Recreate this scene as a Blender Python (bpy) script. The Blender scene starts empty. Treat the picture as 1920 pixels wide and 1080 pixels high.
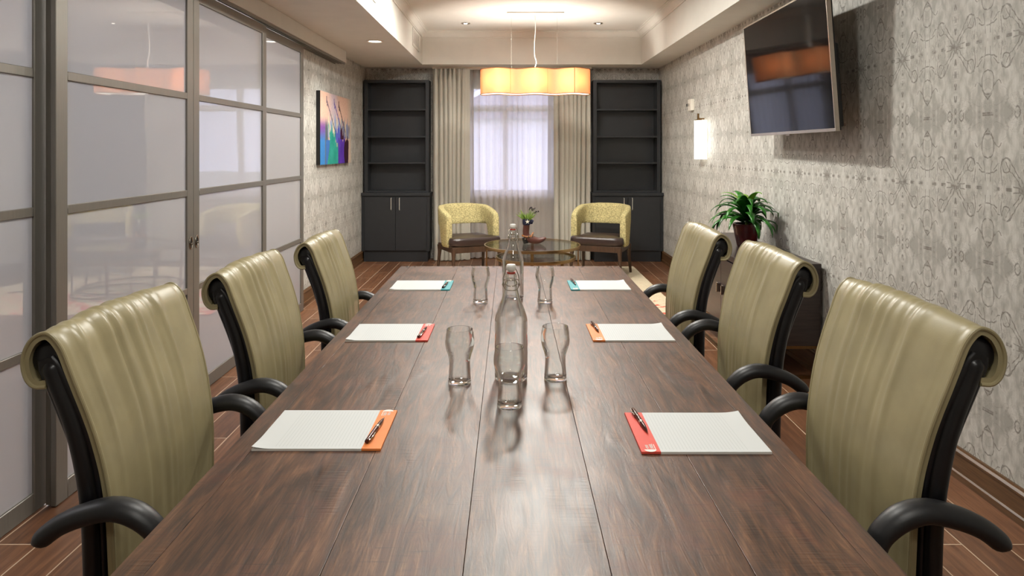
import bpy, bmesh, math, random
from mathutils import Vector, Matrix
R = math.radians
PI = math.pi
random.seed(7)
scene = bpy.context.scene
C = scene.collection

# ------------------------------------------------------------------ camera
cam_d = bpy.data.cameras.new('camera')
cam_d.sensor_width = 36.0
cam_d.lens = 24.0
cam_d.shift_x = 3.0 / 1920
cam_d.shift_y = -(540 - 281) / 1920
cam_d.clip_start = 0.05
cam = bpy.data.objects.new('camera', cam_d)
C.objects.link(cam)
cam.location = (0, 0, 1.41)
cam.rotation_euler = (R(90), 0, 0)
scene.camera = cam

# ------------------------------------------------------------------ world, lights, exposure
scene.view_settings.view_transform = 'Standard'
scene.view_settings.look = 'None'
scene.view_settings.gamma = 1.0
scene.view_settings.use_curve_mapping = False
scene.view_settings.exposure = 0.0
scene.cycles.use_denoising = True
scene.cycles.max_bounces = 14
scene.cycles.transmission_bounces = 12
scene.cycles.transparent_max_bounces = 16
scene.cycles.diffuse_bounces = 5
scene.cycles.glossy_bounces = 5
scene.cycles.sample_clamp_indirect = 6.0

world = bpy.data.worlds.new('sky')
scene.world = world
world.use_nodes = True
bg = world.node_tree.nodes['Background']
bg.inputs['Color'].default_value = (0.68, 0.70, 1.0, 1)
bg.inputs['Strength'].default_value = 5.8


def lamp(name, kind, loc, energy, color, rot=(0, 0, 0), **kw):
    d = bpy.data.lights.new(name, kind)
    d.energy = energy
    d.color = color
    for k, v in kw.items():
        setattr(d, k, v)
    o = bpy.data.objects.new(name, d)
    o.location = loc
    o.rotation_euler = rot
    C.objects.link(o)
    return o


WARM = (1.0, 0.975, 0.905)
# above the top of the picture: the lamp over the table, then added fill lights
lamp('tray_lamp_over_table', 'AREA', (-0.1, 2.2, 2.865), 30, WARM, shape='DISK', size=0.26)
lamp('tray_fill_mid', 'AREA', (0.25, 4.7, 2.865), 66, WARM, shape='DISK', size=0.22)  # unseen fill light, added to brighten the middle of the room
lamp('tray_fill_mid_left', 'AREA', (-0.6, 5.9, 2.865), 36, WARM, shape='DISK', size=0.22)  # second unseen fill, added beside it
lamp('tray_fill_far', 'AREA', (0.25, 6.2, 2.865), 40, WARM, shape='DISK', size=0.22)  # added fill that lifts the far walls, no fixture behind it
lamp('tray_fill_back', 'AREA', (0.25, 0.2, 2.865), 16, WARM, shape='DISK', size=0.4)  # soft fill added above the camera
lamp('tray_fill_rear', 'AREA', (0.25, -1.0, 2.865), 16, WARM, shape='DISK', size=0.4)  # soft fill added behind the camera, out of view
# corridor lamps behind the frosted sliding doors
lamp('corridor_lamp', 'AREA', (-2.75, 3.8, 2.45), 265, (0.95, 0.96, 1.0), shape='RECTANGLE', size=0.6, size_y=5.0)
# window portal
pd = lamp('window_portal', 'AREA', (0, 9.15, 1.55), 1, (1, 1, 1), (R(-90), 0, 0), shape='RECTANGLE', size=1.1, size_y=1.5)
pd.data.cycles.is_portal = True


# ------------------------------------------------------------------ mesh helpers
class MB:
    def __init__(self):
        self.v = []
        self.f = []
        self.bevelled = False

    def add(self, vs, fs, M=None):
        b = len(self.v)
        self.v += [tuple(M @ Vector(v)) if M is not None else tuple(v) for v in vs]
        self.f += [tuple(b + i for i in f) for f in fs]
        return self

    def box(self, c, s, bev=0.0, seg=2, M=None):
        bm = bmesh.new()
        bmesh.ops.create_cube(bm, size=1.0)
        bmesh.ops.scale(bm, vec=s, verts=bm.verts)
        if bev > 0:
            self.bevelled = True
            bmesh.ops.bevel(bm, geom=bm.edges[:], offset=min(bev, min(s) * 0.49), segments=seg, profile=0.5, affect='EDGES')
        bmesh.ops.translate(bm, vec=c, verts=bm.verts)
        bm.verts.index_update()
        self.add([v.co.copy() for v in bm.verts], [[v.index for v in f.verts] for f in bm.faces], M)
        bm.free()
        return self

    def span(self, x0, x1, y0, y1, z0, z1, bev=0.0, seg=2, M=None):
        return self.box(((x0 + x1) / 2, (y0 + y1) / 2, (z0 + z1) / 2), (abs(x1 - x0), abs(y1 - y0), abs(z1 - z0)), bev, seg, M)

    def grid(self, fn, nu, nv, closed_u=False, closed_v=False, M=None):
        vs, fs = [], []
        mu = nu if closed_u else nu + 1
        mv = nv if closed_v else nv + 1
        for i in range(mu):
            for j in range(mv):
                vs.append(fn(i / nu, j / nv))
        for i in range(nu):
            for j in range(nv):
                a = i * mv + j
                b = ((i + 1) % mu) * mv + j
                c = ((i + 1) % mu) * mv + (j + 1) % mv
                d = i * mv + (j + 1) % mv
                fs.append((a, b, c, d))
        return self.add(vs, fs, M)

    def tube(self, pts, r, n=12, ref=(0, 1, 0), flat=1.0, cap=True, M=None):
        """sweep an ellipse (r along the in-plane normal, r*flat along ref) along pts"""
        P = [Vector(p) for p in pts]
        rs = r if isinstance(r, (list, tuple)) else [r] * len(P)
        vs, fs = [], []
        ref = Vector(ref).normalized()
        for i, p in enumerate(P):
            t = (P[min(i + 1, len(P) - 1)] - P[max(i - 1, 0)]).normalized()
            b = ref - t * ref.dot(t)
            if b.length < 1e-4:
                b = Vector((1, 0, 0)) - t * t.x
            b.normalize()
            nrm = b.cross(t)
            for k in range(n):
                a = 2 * PI * k / n
                vs.append(p + nrm * (math.cos(a) * rs[i]) + b * (math.sin(a) * rs[i] * flat))
        for i in range(len(P) - 1):
            for k in range(n):
                fs.append((i * n + k, i * n + (k + 1) % n, (i + 1) * n + (k + 1) % n, (i + 1) * n + k))
        if cap:
            fs.append(tuple(range(n))[::-1])
            fs.append(tuple((len(P) - 1) * n + k for k in range(n)))
        return self.add(vs, fs, M)

    def lathe(self, prof, n=32, c=(0, 0, 0), M=None):
        vs, fs = [], []
        for (r, z) in prof:
            for k in range(n):
                a = 2 * PI * k / n
                vs.append((c[0] + r * math.cos(a), c[1] + r * math.sin(a), c[2] + z))
        for i in range(len(prof) - 1):
            for k in range(n):
                fs.append((i * n + k, i * n + (k + 1) % n, (i + 1) * n + (k + 1) % n, (i + 1) * n + k))
        return self.add(vs, fs, M)

    def prism(self, poly, z0, z1, M=None):
        n = len(poly)
        vs = [(x, y, z0) for x, y in poly] + [(x, y, z1) for x, y in poly]
        fs = [tuple(range(n))[::-1], tuple(range(n, 2 * n))]
        for i in range(n):
            j = (i + 1) % n
            fs.append((i, j, n + j, n + i))
        return self.add(vs, fs, M)

    def build(self, name, mat, parent=None, loc=(0, 0, 0), rotz=0.0, angle=38, weld=True, solid=0.0, sub=0):
        me = bpy.data.meshes.new(name)
        me.from_pydata(self.v, [], self.f)
        bm = bmesh.new()
        bm.from_mesh(me)
        if weld:
            bmesh.ops.remove_doubles(bm, verts=bm.verts, dist=1e-6)
            bmesh.ops.dissolve_degenerate(bm, dist=1e-7, edges=bm.edges)
        bmesh.ops.recalc_face_normals(bm, faces=bm.faces)
        bm.to_mesh(me)
        bm.free()
        me.shade_smooth()
        me.set_sharp_from_angle(angle=R(angle))
        me.materials.append(mat)
        o = bpy.data.objects.new(name, me)
        C.objects.link(o)
        o.location = loc
        o.rotation_euler = (0, 0, rotz)
        if parent:
            o.parent = parent
        if solid:
            m = o.modifiers.new('thickness', 'SOLIDIFY')
            m.thickness = solid
            m.offset = 0
        if self.bevelled:
            m = o.modifiers.new('face_normals', 'WEIGHTED_NORMAL')
            m.keep_sharp = True
            m.weight = 100
        if sub:
            m = o.modifiers.new('smooth', 'SUBSURF')
            m.levels = sub
            m.render_levels = sub
        return o


def thing(name, label, cat, loc=(0, 0, 0), rotz=0.0, group=None):
    o = bpy.data.objects.new(name, None)
    o.empty_display_size = 0.1
    C.objects.link(o)
    o.location = loc
    o.rotation_euler = (0, 0, rotz)
    tag(o, label, cat, group)
    return o


def tag(o, label, cat, group=None):
    o['label'] = label
    o['category'] = cat
    if group:
        o['group'] = group
    return o


def struct(o):
    o['kind'] = 'structure'
    return o


def copy_tree(o, parent=None):
    c = o.copy()
    C.objects.link(c)
    if parent:
        c.parent = parent
    for ch in list(o.children):
        copy_tree(ch, c)
    return c


def catmull(pts, n):
    """resample a polyline as a Catmull-Rom curve with n points"""
    P = [Vector(p) for p in pts]
    P = [P[0] * 2 - P[1]] + P + [P[-1] * 2 - P[-2]]
    m = len(P) - 3
    out = []
    for k in range(n):
        t = k / (n - 1) * m
        i = min(int(t), m - 1)
        u = t - i
        a, b, c, d = P[i], P[i + 1], P[i + 2], P[i + 3]
        out.append(0.5 * ((2 * b) + (c - a) * u + (2 * a - 5 * b + 4 * c - d) * u * u + (3 * b - a - 3 * c + d) * u * u * u))
    return out


def interp(tab, x):
    if x <= tab[0][0]:
        return tab[0][1]
    for (a, va), (b, vb) in zip(tab, tab[1:]):
        if x <= b:
            t = (x - a) / (b - a)
            return va + (vb - va) * t
    return tab[-1][1]


def sstep(a, b, x):
    t = max(0, min(1, (x - a) / (b - a)))
    return t * t * (3 - 2 * t)


# ------------------------------------------------------------------ material helpers
def lin(r, g, b):
    f = lambda c: ((c / 255 + 0.055) / 1.055) ** 2.4 if c > 10 else c / 255 / 12.92
    return (f(r), f(g), f(b), 1)


class NT:
    def __init__(self, name):
        self.mat = bpy.data.materials.new(name)
        self.mat.use_nodes = True
        self.t = self.mat.node_tree
        self.t.nodes.clear()
        self.out = self.t.nodes.new('ShaderNodeOutputMaterial')

    def n(self, kind, **kw):
        nd = self.t.nodes.new(kind)
        for k, v in kw.items():
            setattr(nd, k, v)
        return nd

    def put(self, sock, val):
        if isinstance(val, bpy.types.NodeSocket):
            self.t.links.new(val, sock)
        elif val is not None:
            sock.default_value = val

    def m(self, op, a, b=None, c=None, clamp=False):
        nd = self.n('ShaderNodeMath', operation=op, use_clamp=clamp)
        self.put(nd.inputs[0], a)
        if b is not None:
            self.put(nd.inputs[1], b)
        if c is not None:
            self.put(nd.inputs[2], c)
        return nd.outputs[0]

    def coord(self):
        return self.n('ShaderNodeTexCoord').outputs['Object']

    def sep(self, v):
        nd = self.n('ShaderNodeSeparateXYZ')
        self.put(nd.inputs[0], v)
        return nd.outputs

    def comb(self, x, y, z):
        nd = self.n('ShaderNodeCombineXYZ')
        for i, q in enumerate((x, y, z)):
            self.put(nd.inputs[i], q)
        return nd.outputs[0]

    def map(self, v, scale=(1, 1, 1), loc=(0, 0, 0)):
        nd = self.n('ShaderNodeMapping')
        self.put(nd.inputs['Vector'], v)
        nd.inputs['Scale'].default_value = scale
        nd.inputs['Location'].default_value = loc
        return nd.outputs[0]

    def noise(self, v, scale=5, detail=3, rough=0.55, dist=0.0, color=False):
        nd = self.n('ShaderNodeTexNoise')
        self.put(nd.inputs['Vector'], v)
        nd.inputs['Scale'].default_value = scale
        nd.inputs['Detail'].default_value = detail
        nd.inputs['Roughness'].default_value = rough
        nd.inputs['Distortion'].default_value = dist
        return nd.outputs['Color' if color else 'Fac']

    def ramp(self, fac, stops):
        nd = self.n('ShaderNodeValToRGB')
        self.put(nd.inputs[0], fac)
        e = nd.color_ramp.elements
        while len(e) < len(stops):
            e.new(0.5)
        for q, (p, c) in zip(e, stops):
            q.position = p
            q.color = c if len(c) == 4 else (*c, 1)
        return nd.outputs[0]

    def smooth(self, x, a, b):
        nd = self.n('ShaderNodeMapRange', interpolation_type='SMOOTHSTEP')
        self.put(nd.inputs[0], x)
        nd.inputs[1].default_value = a
        nd.inputs[2].default_value = b
        return nd.outputs[0]

    def mix(self, fac, a, b, blend='MIX'):
        nd = self.n('ShaderNodeMix', data_type='RGBA', blend_type=blend)
        self.put(nd.inputs[0], fac)
        self.put(nd.inputs[6], a)
        self.put(nd.inputs[7], b)
        return nd.outputs[2]

    def bump(self, h, strength=0.2, dist=0.01):
        nd = self.n('ShaderNodeBump')
        self.put(nd.inputs['Height'], h)
        nd.inputs['Strength'].default_value = strength
        nd.inputs['Distance'].default_value = dist
        return nd.outputs[0]

    def bsdf(self, color=None, rough=0.5, metal=0.0, spec=0.5, normal=None, **kw):
        nd = self.n('ShaderNodeBsdfPrincipled')
        self.put(nd.inputs['Base Color'], color)
        self.put(nd.inputs['Roughness'], rough)
        nd.inputs['Metallic'].default_value = metal
        nd.inputs['Specular IOR Level'].default_value = spec
        if normal is not None:
            self.put(nd.inputs['Normal'], normal)
        for k, v in kw.items():
            self.put(nd.inputs[k.replace('_', ' ')], v)
        return nd.outputs[0]

    def mixsh(self, fac, a, b):
        nd = self.n('ShaderNodeMixShader')
        self.put(nd.inputs[0], fac)
        self.put(nd.inputs[1], a)
        self.put(nd.inputs[2], b)
        return nd.outputs[0]

    def done(self, sh):
        self.t.links.new(sh, self.out.inputs['Surface'])
        return self.mat


def plain(name, rgb, rough=0.5, metal=0.0, spec=0.5, grain=0.0, gscale=40, gstretch=(1, 1, 1), bump=0.0, **kw):
    t = NT(name)
    col = lin(*rgb)
    nrm = None
    if grain or bump:
        nz = t.noise(t.map(t.coord(), gstretch), gscale, 4)
        if grain:
            col = t.mix(t.smooth(nz, 0.3, 0.7), tuple(c * (1 - grain) for c in col[:3]) + (1,), tuple(min(1, c * (1 + grain)) for c in col[:3]) + (1,))
        if bump:
            nrm = t.bump(nz, bump, 0.004)
    return t.done(t.bsdf(col, rough, metal, spec, nrm, **kw))


def wallpaper(name, axis):
    t = NT(name)
    o = t.sep(t.coord())
    h, z = o[axis], o[2]
    ph = -0.16 if axis == 1 else 0.05
    raw = t.comb(h, z, 0.0)
    u = t.m('PINGPONG', t.m('ADD', h, ph + 8.0), 0.2)
    v = t.m('PINGPONG', t.m('ADD', z, -0.055 + 6.0), 0.3)
    p0 = t.comb(u, v, 0.0)
    wob = t.sep(t.noise(p0, 26, 2, color=True))
    uw = t.m('ADD', u, t.m('MULTIPLY', t.m('SUBTRACT', wob[0], 0.5), 0.020))
    vw = t.m('ADD', v, t.m('MULTIPLY', t.m('SUBTRACT', wob[1], 0.5), 0.024))

    def line(d, w):
        return t.m('SUBTRACT', 1.0, t.smooth(d, w * 0.3, w))

    def seg(a, b, w=0.0036):
        ax, ay = a
        bx, by = b
        dx, dy = bx - ax, by - ay
        L = dx * dx + dy * dy
        qx = t.m('SUBTRACT', uw, ax)
        qy = t.m('SUBTRACT', vw, ay)
        k = t.m('DIVIDE', t.m('ADD', t.m('MULTIPLY', qx, dx), t.m('MULTIPLY', qy, dy)), L, clamp=True)
        ex = t.m('SUBTRACT', qx, t.m('MULTIPLY', k, dx))
        ey = t.m('SUBTRACT', qy, t.m('MULTIPLY', k, dy))
        d = t.m('SQRT', t.m('ADD', t.m('MULTIPLY', ex, ex), t.m('MULTIPLY', ey, ey)))
        return line(d, w)

    def ring(c, r, w=0.09):
        qx = t.m('DIVIDE', t.m('SUBTRACT', uw, c[0]), r[0])
        qy = t.m('DIVIDE', t.m('SUBTRACT', vw, c[1]), r[1])
        d = t.m('SQRT', t.m('ADD', t.m('MULTIPLY', qx, qx), t.m('MULTIPLY', qy, qy)))
        return line(t.m('ABSOLUTE', t.m('SUBTRACT', d, 1.0)), w)

    inks = [
        seg((0.012, 0.028), (0.055, 0.085)), seg((0.022, 0.018), (0.068, 0.070)), seg((0.055, 0.085), (0.085, 0.125)),
        seg((0.085, 0.125), (0.118, 0.120)), seg((0.118, 0.120), (0.128, 0.085)), seg((0.128, 0.085), (0.120, 0.020), 0.0035),
        seg((0.075, 0.070), (0.098, 0.105), 0.0035), seg((0.150, 0.075), (0.200, 0.060), 0.0045), seg((0.135, 0.10), (0.165, 0.082), 0.0035),
        seg((0.160, 0.185), (0.140, 0.165), 0.0035), seg((0.140, 0.165), (0.128, 0.180), 0.003), seg((0.200, 0.242), (0.168, 0.200)),
        seg((0.178, 0.110), (0.186, 0.028), 0.003), seg((0.060, 0.012), (0.010, 0.010), 0.004),
        ring((0.200, 0.170), (0.036, 0.050)), ring((0.037, 0.292), (0.012, 0.016), 0.28), ring((0.098, 0.095), (0.022, 0.030), 0.14),
    ]
    ink = inks[0]
    for q in inks[1:]:
        ink = t.m('MAXIMUM', ink, q)
    # seam: a chain of beads and dashes down u = 0; dashes along v = 0
    bead = t.smooth(t.m('SINE', t.m('MULTIPLY', v, 118.0)), -0.5, 0.3)
    seam = t.m('MULTIPLY', line(t.m('ABSOLUTE', t.m('SUBTRACT', uw, 0.004)), 0.0055), bead)
    dash = t.m('MULTIPLY', line(t.m('ABSOLUTE', t.m('SUBTRACT', v, 0.003)), 0.0065), t.smooth(t.m('SINE', t.m('MULTIPLY', u, 95.0)), -0.1, 0.25))
    dash2 = t.m('MULTIPLY', line(t.m('ABSOLUTE', t.m('SUBTRACT', v, 0.296)), 0.0055), t.smooth(u, 0.165, 0.172))
    # kaleidoscopic contour scribble
    nz = t.noise(p0, 17, 2, 0.5, 0.8)
    con = t.m('MULTIPLY', line(t.m('ABSOLUTE', t.m('SUBTRACT', nz, 0.5)), 0.022), t.smooth(t.noise(p0, 11, 1), 0.5, 0.62))
    nz2 = t.noise(p0, 38, 2, 0.5, 1.2)
    con2 = t.m('MULTIPLY', line(t.m('ABSOLUTE', t.m('SUBTRACT', nz2, 0.5)), 0.03), t.smooth(t.noise(t.map(p0, (1, 1, 1), (3, 5, 0)), 9, 1), 0.54, 0.62))
    con = t.m('MAXIMUM', con, con2)
    ink = t.m('MAXIMUM', ink, t.m('MAXIMUM', seam, t.m('MAXIMUM', dash, dash2)))
    ink = t.m('MAXIMUM', t.m('MULTIPLY', ink, t.smooth(t.noise(raw, 40, 2), 0.25, 0.55)), t.m('MULTIPLY', con, 0.45))
    # washes
    wash = t.noise(t.map(p0, (9, 4, 1)), 3.0, 5, 0.6, 0.5)
    stroke = t.noise(t.map(p0, (70, 7, 1)), 2.0, 3, 0.6)
    dia = t.m('ADD', t.m('DIVIDE', t.m('ABSOLUTE', t.m('SUBTRACT', u, 0.2)), 0.17), t.m('DIVIDE', t.m('ABSOLUTE', t.m('SUBTRACT', v, 0.3)), 0.10))
    diaf = t.m('SUBTRACT', 1.0, t.smooth(dia, 0.75, 1.15))
    blot = t.noise(raw, 9, 4)
    w = t.m('ADD', t.m('MULTIPLY', wash, 0.9), t.m('MULTIPLY', stroke, 0.16))
    w = t.m('ADD', w, t.m('MULTIPLY', t.m('SUBTRACT', blot, 0.5), 0.35))
    w = t.m('SUBTRACT', w, t.m('MULTIPLY', diaf, 0.10))
    base = t.ramp(t.smooth(w, 0.34, 0.74), [(0.0, lin(166, 164, 157)), (0.55, lin(193, 191, 184)), (1.0, lin(208, 206, 200))])
    col = t.mix(t.m('MULTIPLY', ink, 0.75), base, lin(104, 98, 90))
    return t.done(t.bsdf(col, 0.55, spec=0.35, normal=t.bump(stroke, 0.05, 0.003)))


def wood_table():
    t = NT('table_wood')
    co = t.coord()
    o = t.sep(co)
    # one tone per board, from the board edges
    e = [-0.56, -0.29, -0.073, 0.155, 0.375, 0.56]
    step = None
    for k, x in enumerate(e):
        g = t.m('MULTIPLY', t.m('GREATER_THAN', o[0], x), (0.31, 0.17, -0.29, 0.33, -0.26, 0.21)[k])
        step = g if step is None else t.m('ADD', step, g)
    gv = t.comb(t.m('ADD', o[0], t.m('MULTIPLY', step, 3.0)), t.m('ADD', o[1], t.m('MULTIPLY', step, 7.0)), 0.0)
    g1 = t.noise(t.map(gv, (17, 2.2, 1)), 2.0, 7, 0.66, 1.2)
    g2 = t.noise(t.map(gv, (120, 5, 1)), 2.0, 4, 0.6)
    wear = t.noise(gv, 4.5, 6, 0.68, 0.6)
    f = t.m('ADD', t.m('MULTIPLY', g1, 0.65), t.m('MULTIPLY', g2, 0.35))
    f = t.m('ADD', f, t.m('MULTIPLY', step, 0.05))
    col = t.ramp(f, [(0.30, lin(26, 16, 10)), (0.45, lin(58, 36, 22)), (0.57, lin(95, 62, 40)), (0.74, lin(144, 104, 72))])
    col = t.mix(t.m('MULTIPLY', t.smooth(wear, 0.50, 0.72), 0.45), col, lin(106, 52, 32))
    saw = t.noise(t.map(gv, (6, 90, 1)), 2.0, 2, 0.5)
    col = t.mix(t.m('MULTIPLY', t.m('MULTIPLY', t.smooth(saw, 0.58, 0.72), t.smooth(wear, 0.42, 0.6)), 0.5), col, lin(30, 20, 16))
    rough = t.m('ADD', 0.38, t.m('MULTIPLY', t.smooth(wear, 0.35, 0.75), 0.08))
    patch = t.smooth(t.noise(t.map(gv, (2.2, 0.9, 1)), 2.0, 3, 0.6), 0.56, 0.68)
    hgt = t.m('ADD', t.m('MULTIPLY', g1, 0.7), t.m('MULTIPLY', t.m('MULTIPLY', saw, patch), 1.6))
    return t.done(t.bsdf(col, rough, spec=0.85, normal=t.bump(hgt, 0.18, 0.006)))


def wood_floor():
    t = NT('floor_planks')
    o = t.sep(t.coord())
    v = t.comb(t.m('ADD', o[1], 20.06), t.m('ADD', o[0], -0.114 + 15.0), 0.0)
    b = t.n('ShaderNodeTexBrick')
    t.put(b.inputs['Vector'], v)
    b.offset = 0.37
    b.offset_frequency = 2
    b.inputs['Scale'].default_value = 1.0
    b.inputs['Brick Width'].default_value = 0.9
    b.inputs['Row Height'].default_value = 0.15
    b.inputs['Mortar Size'].default_value = 0.0024
    b.inputs['Mortar Smooth'].default_value = 0.0
    b.inputs['Bias'].default_value = 0.0
    b.inputs['Color1'].default_value = (0, 0, 0, 1)
    b.inputs['Color2'].default_value = (1, 1, 1, 1)
    b.inputs['Mortar'].default_value = (0.5, 0.5, 0.5, 1)
    tone = t.sep(b.outputs['Color'])[0]
    gv = t.comb(t.m('ADD', o[0], t.m('MULTIPLY', tone, 3.7)), t.m('ADD', o[1], t.m('MULTIPLY', tone, 9.1)), 0.0)
    g = t.noise(t.map(gv, (26, 2.2, 1)), 2.0, 5, 0.6, 0.6)
    f = t.m('ADD', t.m('MULTIPLY', g, 0.8), t.m('MULTIPLY', tone, 0.22))
    col = t.ramp(f, [(0.28, lin(78, 50, 34)), (0.5, lin(108, 72, 49)), (0.75, lin(140, 98, 70))])
    col = t.mix(b.outputs['Fac'], col, lin(196, 172, 146))
    return t.done(t.bsdf(col, 0.38, spec=0.45, normal=t.bump(t.m('SUBTRACT', g, b.outputs['Fac']), 0.1, 0.003)))


def leather(name, rgb, rough=0.36, coat=0.0):
    t = NT(name)
    co = t.coord()
    n1 = t.noise(co, 9, 3)
    n2 = t.noise(co, 320, 2)
    c = lin(*rgb)
    col = t.mix(t.smooth(n1, 0.3, 0.7), tuple(x * 0.90 for x in c[:3]) + (1,), tuple(x * 1.08 for x in c[:3]) + (1,))
    return t.done(t.bsdf(col, rough, spec=0.6, normal=t.bump(n2, 0.10, 0.001), Coat_Weight=coat, Coat_Roughness=0.22))


def frosted():
    t = NT('frosted_glass')
    co = t.coord()
    wav = t.noise(t.map(co, (1, 1.3, 0.7)), 1.6, 1, 0.4, 0.3)
    nrm = t.bump(wav, 0.03, 0.05)
    d = t.n('ShaderNodeBsdfDiffuse')
    d.inputs['Color'].default_value = lin(222, 220, 222)
    tr = t.n('ShaderNodeBsdfTranslucent')
    tr.inputs['Color'].default_value = lin(226, 226, 232)
    g = t.n('ShaderNodeBsdfGlossy')
    g.inputs['Roughness'].default_value = 0.0
    t.put(g.inputs['Normal'], nrm)
    fr = t.n('ShaderNodeFresnel')
    fr.inputs['IOR'].default_value = 2.5
    t.put(fr.inputs['Normal'], nrm)
    body = t.mixsh(0.5, d.outputs[0], tr.outputs[0])
    return t.done(t.mixsh(fr.outputs[0], body, g.outputs[0]))


def thin_glass(name, tint=(0.96, 0.98, 0.97), base=0.045, edge=0.7, power=4.0, rough=0.01):
    """clear glass: see-through face on, mirror-like towards grazing"""
    t = NT(name)
    tp = t.n('ShaderNodeBsdfTransparent')
    tp.inputs['Color'].default_value = (*tint, 1)
    g = t.n('ShaderNodeBsdfGlossy')
    g.inputs['Roughness'].default_value = rough
    lw = t.n('ShaderNodeLayerWeight')
    lw.inputs['Blend'].default_value = 0.5
    fac = t.m('ADD', base, t.m('MULTIPLY', t.m('POWER', lw.outputs['Facing'], power), edge))
    return t.done(t.mixsh(fac, tp.outputs[0], g.outputs[0]))


def clear_glass(name):
    """thin-walled glassware: see-through face on, refracting towards the rims and edges"""
    t = NT(name)
    tp = t.n('ShaderNodeBsdfTransparent')
    tp.inputs['Color'].default_value = (0.985, 0.99, 0.985, 1)
    g = t.n('ShaderNodeBsdfGlass')
    g.inputs['IOR'].default_value = 1.46
    g.inputs['Roughness'].default_value = 0.0
    gl = t.n('ShaderNodeBsdfGlossy')
    gl.inputs['Roughness'].default_value = 0.02
    lw = t.n('ShaderNodeLayerWeight')
    lw.inputs['Blend'].default_value = 0.5
    face = t.mixsh(0.045, tp.outputs[0], gl.outputs[0])
    return t.done(t.mixsh(t.smooth(lw.outputs['Facing'], 0.18, 0.66), face, g.outputs[0]))


def cloth(name, rgb, transl=0.3, weave=900, transp=0.0, tr_rgb=None):
    t = NT(name)
    co = t.coord()
    w = t.noise(t.map(co, (1, 1, 0.18)), weave, 2)
    c = lin(*rgb)
    col = t.mix(w, tuple(x * 0.86 for x in c[:3]) + (1,), tuple(min(1, x * 1.1) for x in c[:3]) + (1,))
    d = t.n('ShaderNodeBsdfDiffuse')
    t.put(d.inputs['Color'], col)
    tr = t.n('ShaderNodeBsdfTranslucent')
    t.put(tr.inputs['Color'], lin(*tr_rgb) if tr_rgb else col)
    s = t.mixsh(transl, d.outputs[0], tr.outputs[0])
    if transp:
        tp = t.n('ShaderNodeBsdfTransparent')
        s = t.mixsh(transp, s, tp.outputs[0])
    return t.done(s)


def emis(name, rgb, strength):
    t = NT(name)
    e = t.n('ShaderNodeEmission')
    e.inputs['Color'].default_value = lin(*rgb)
    e.inputs['Strength'].default_value = strength
    return t.done(e.outputs[0])


def paper():
    t = NT('ruled_paper')
    o = t.sep(t.coord())
    k = t.m('ABSOLUTE', t.m('SUBTRACT', t.m('FRACT', t.m('DIVIDE', o[0], 0.0076)), 0.5))
    ln = t.m('MULTIPLY', t.smooth(k, 0.40, 0.47), t.m('MULTIPLY', t.m('LESS_THAN', t.m('ABSOLUTE', o[1]), 0.098), t.m('LESS_THAN', t.m('ABSOLUTE', o[0]), 0.092)))
    col = t.mix(t.m('MULTIPLY', ln, 0.35), lin(212, 215, 215), lin(150, 158, 158))
    return t.done(t.bsdf(col, 0.6, spec=0.3))


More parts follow.
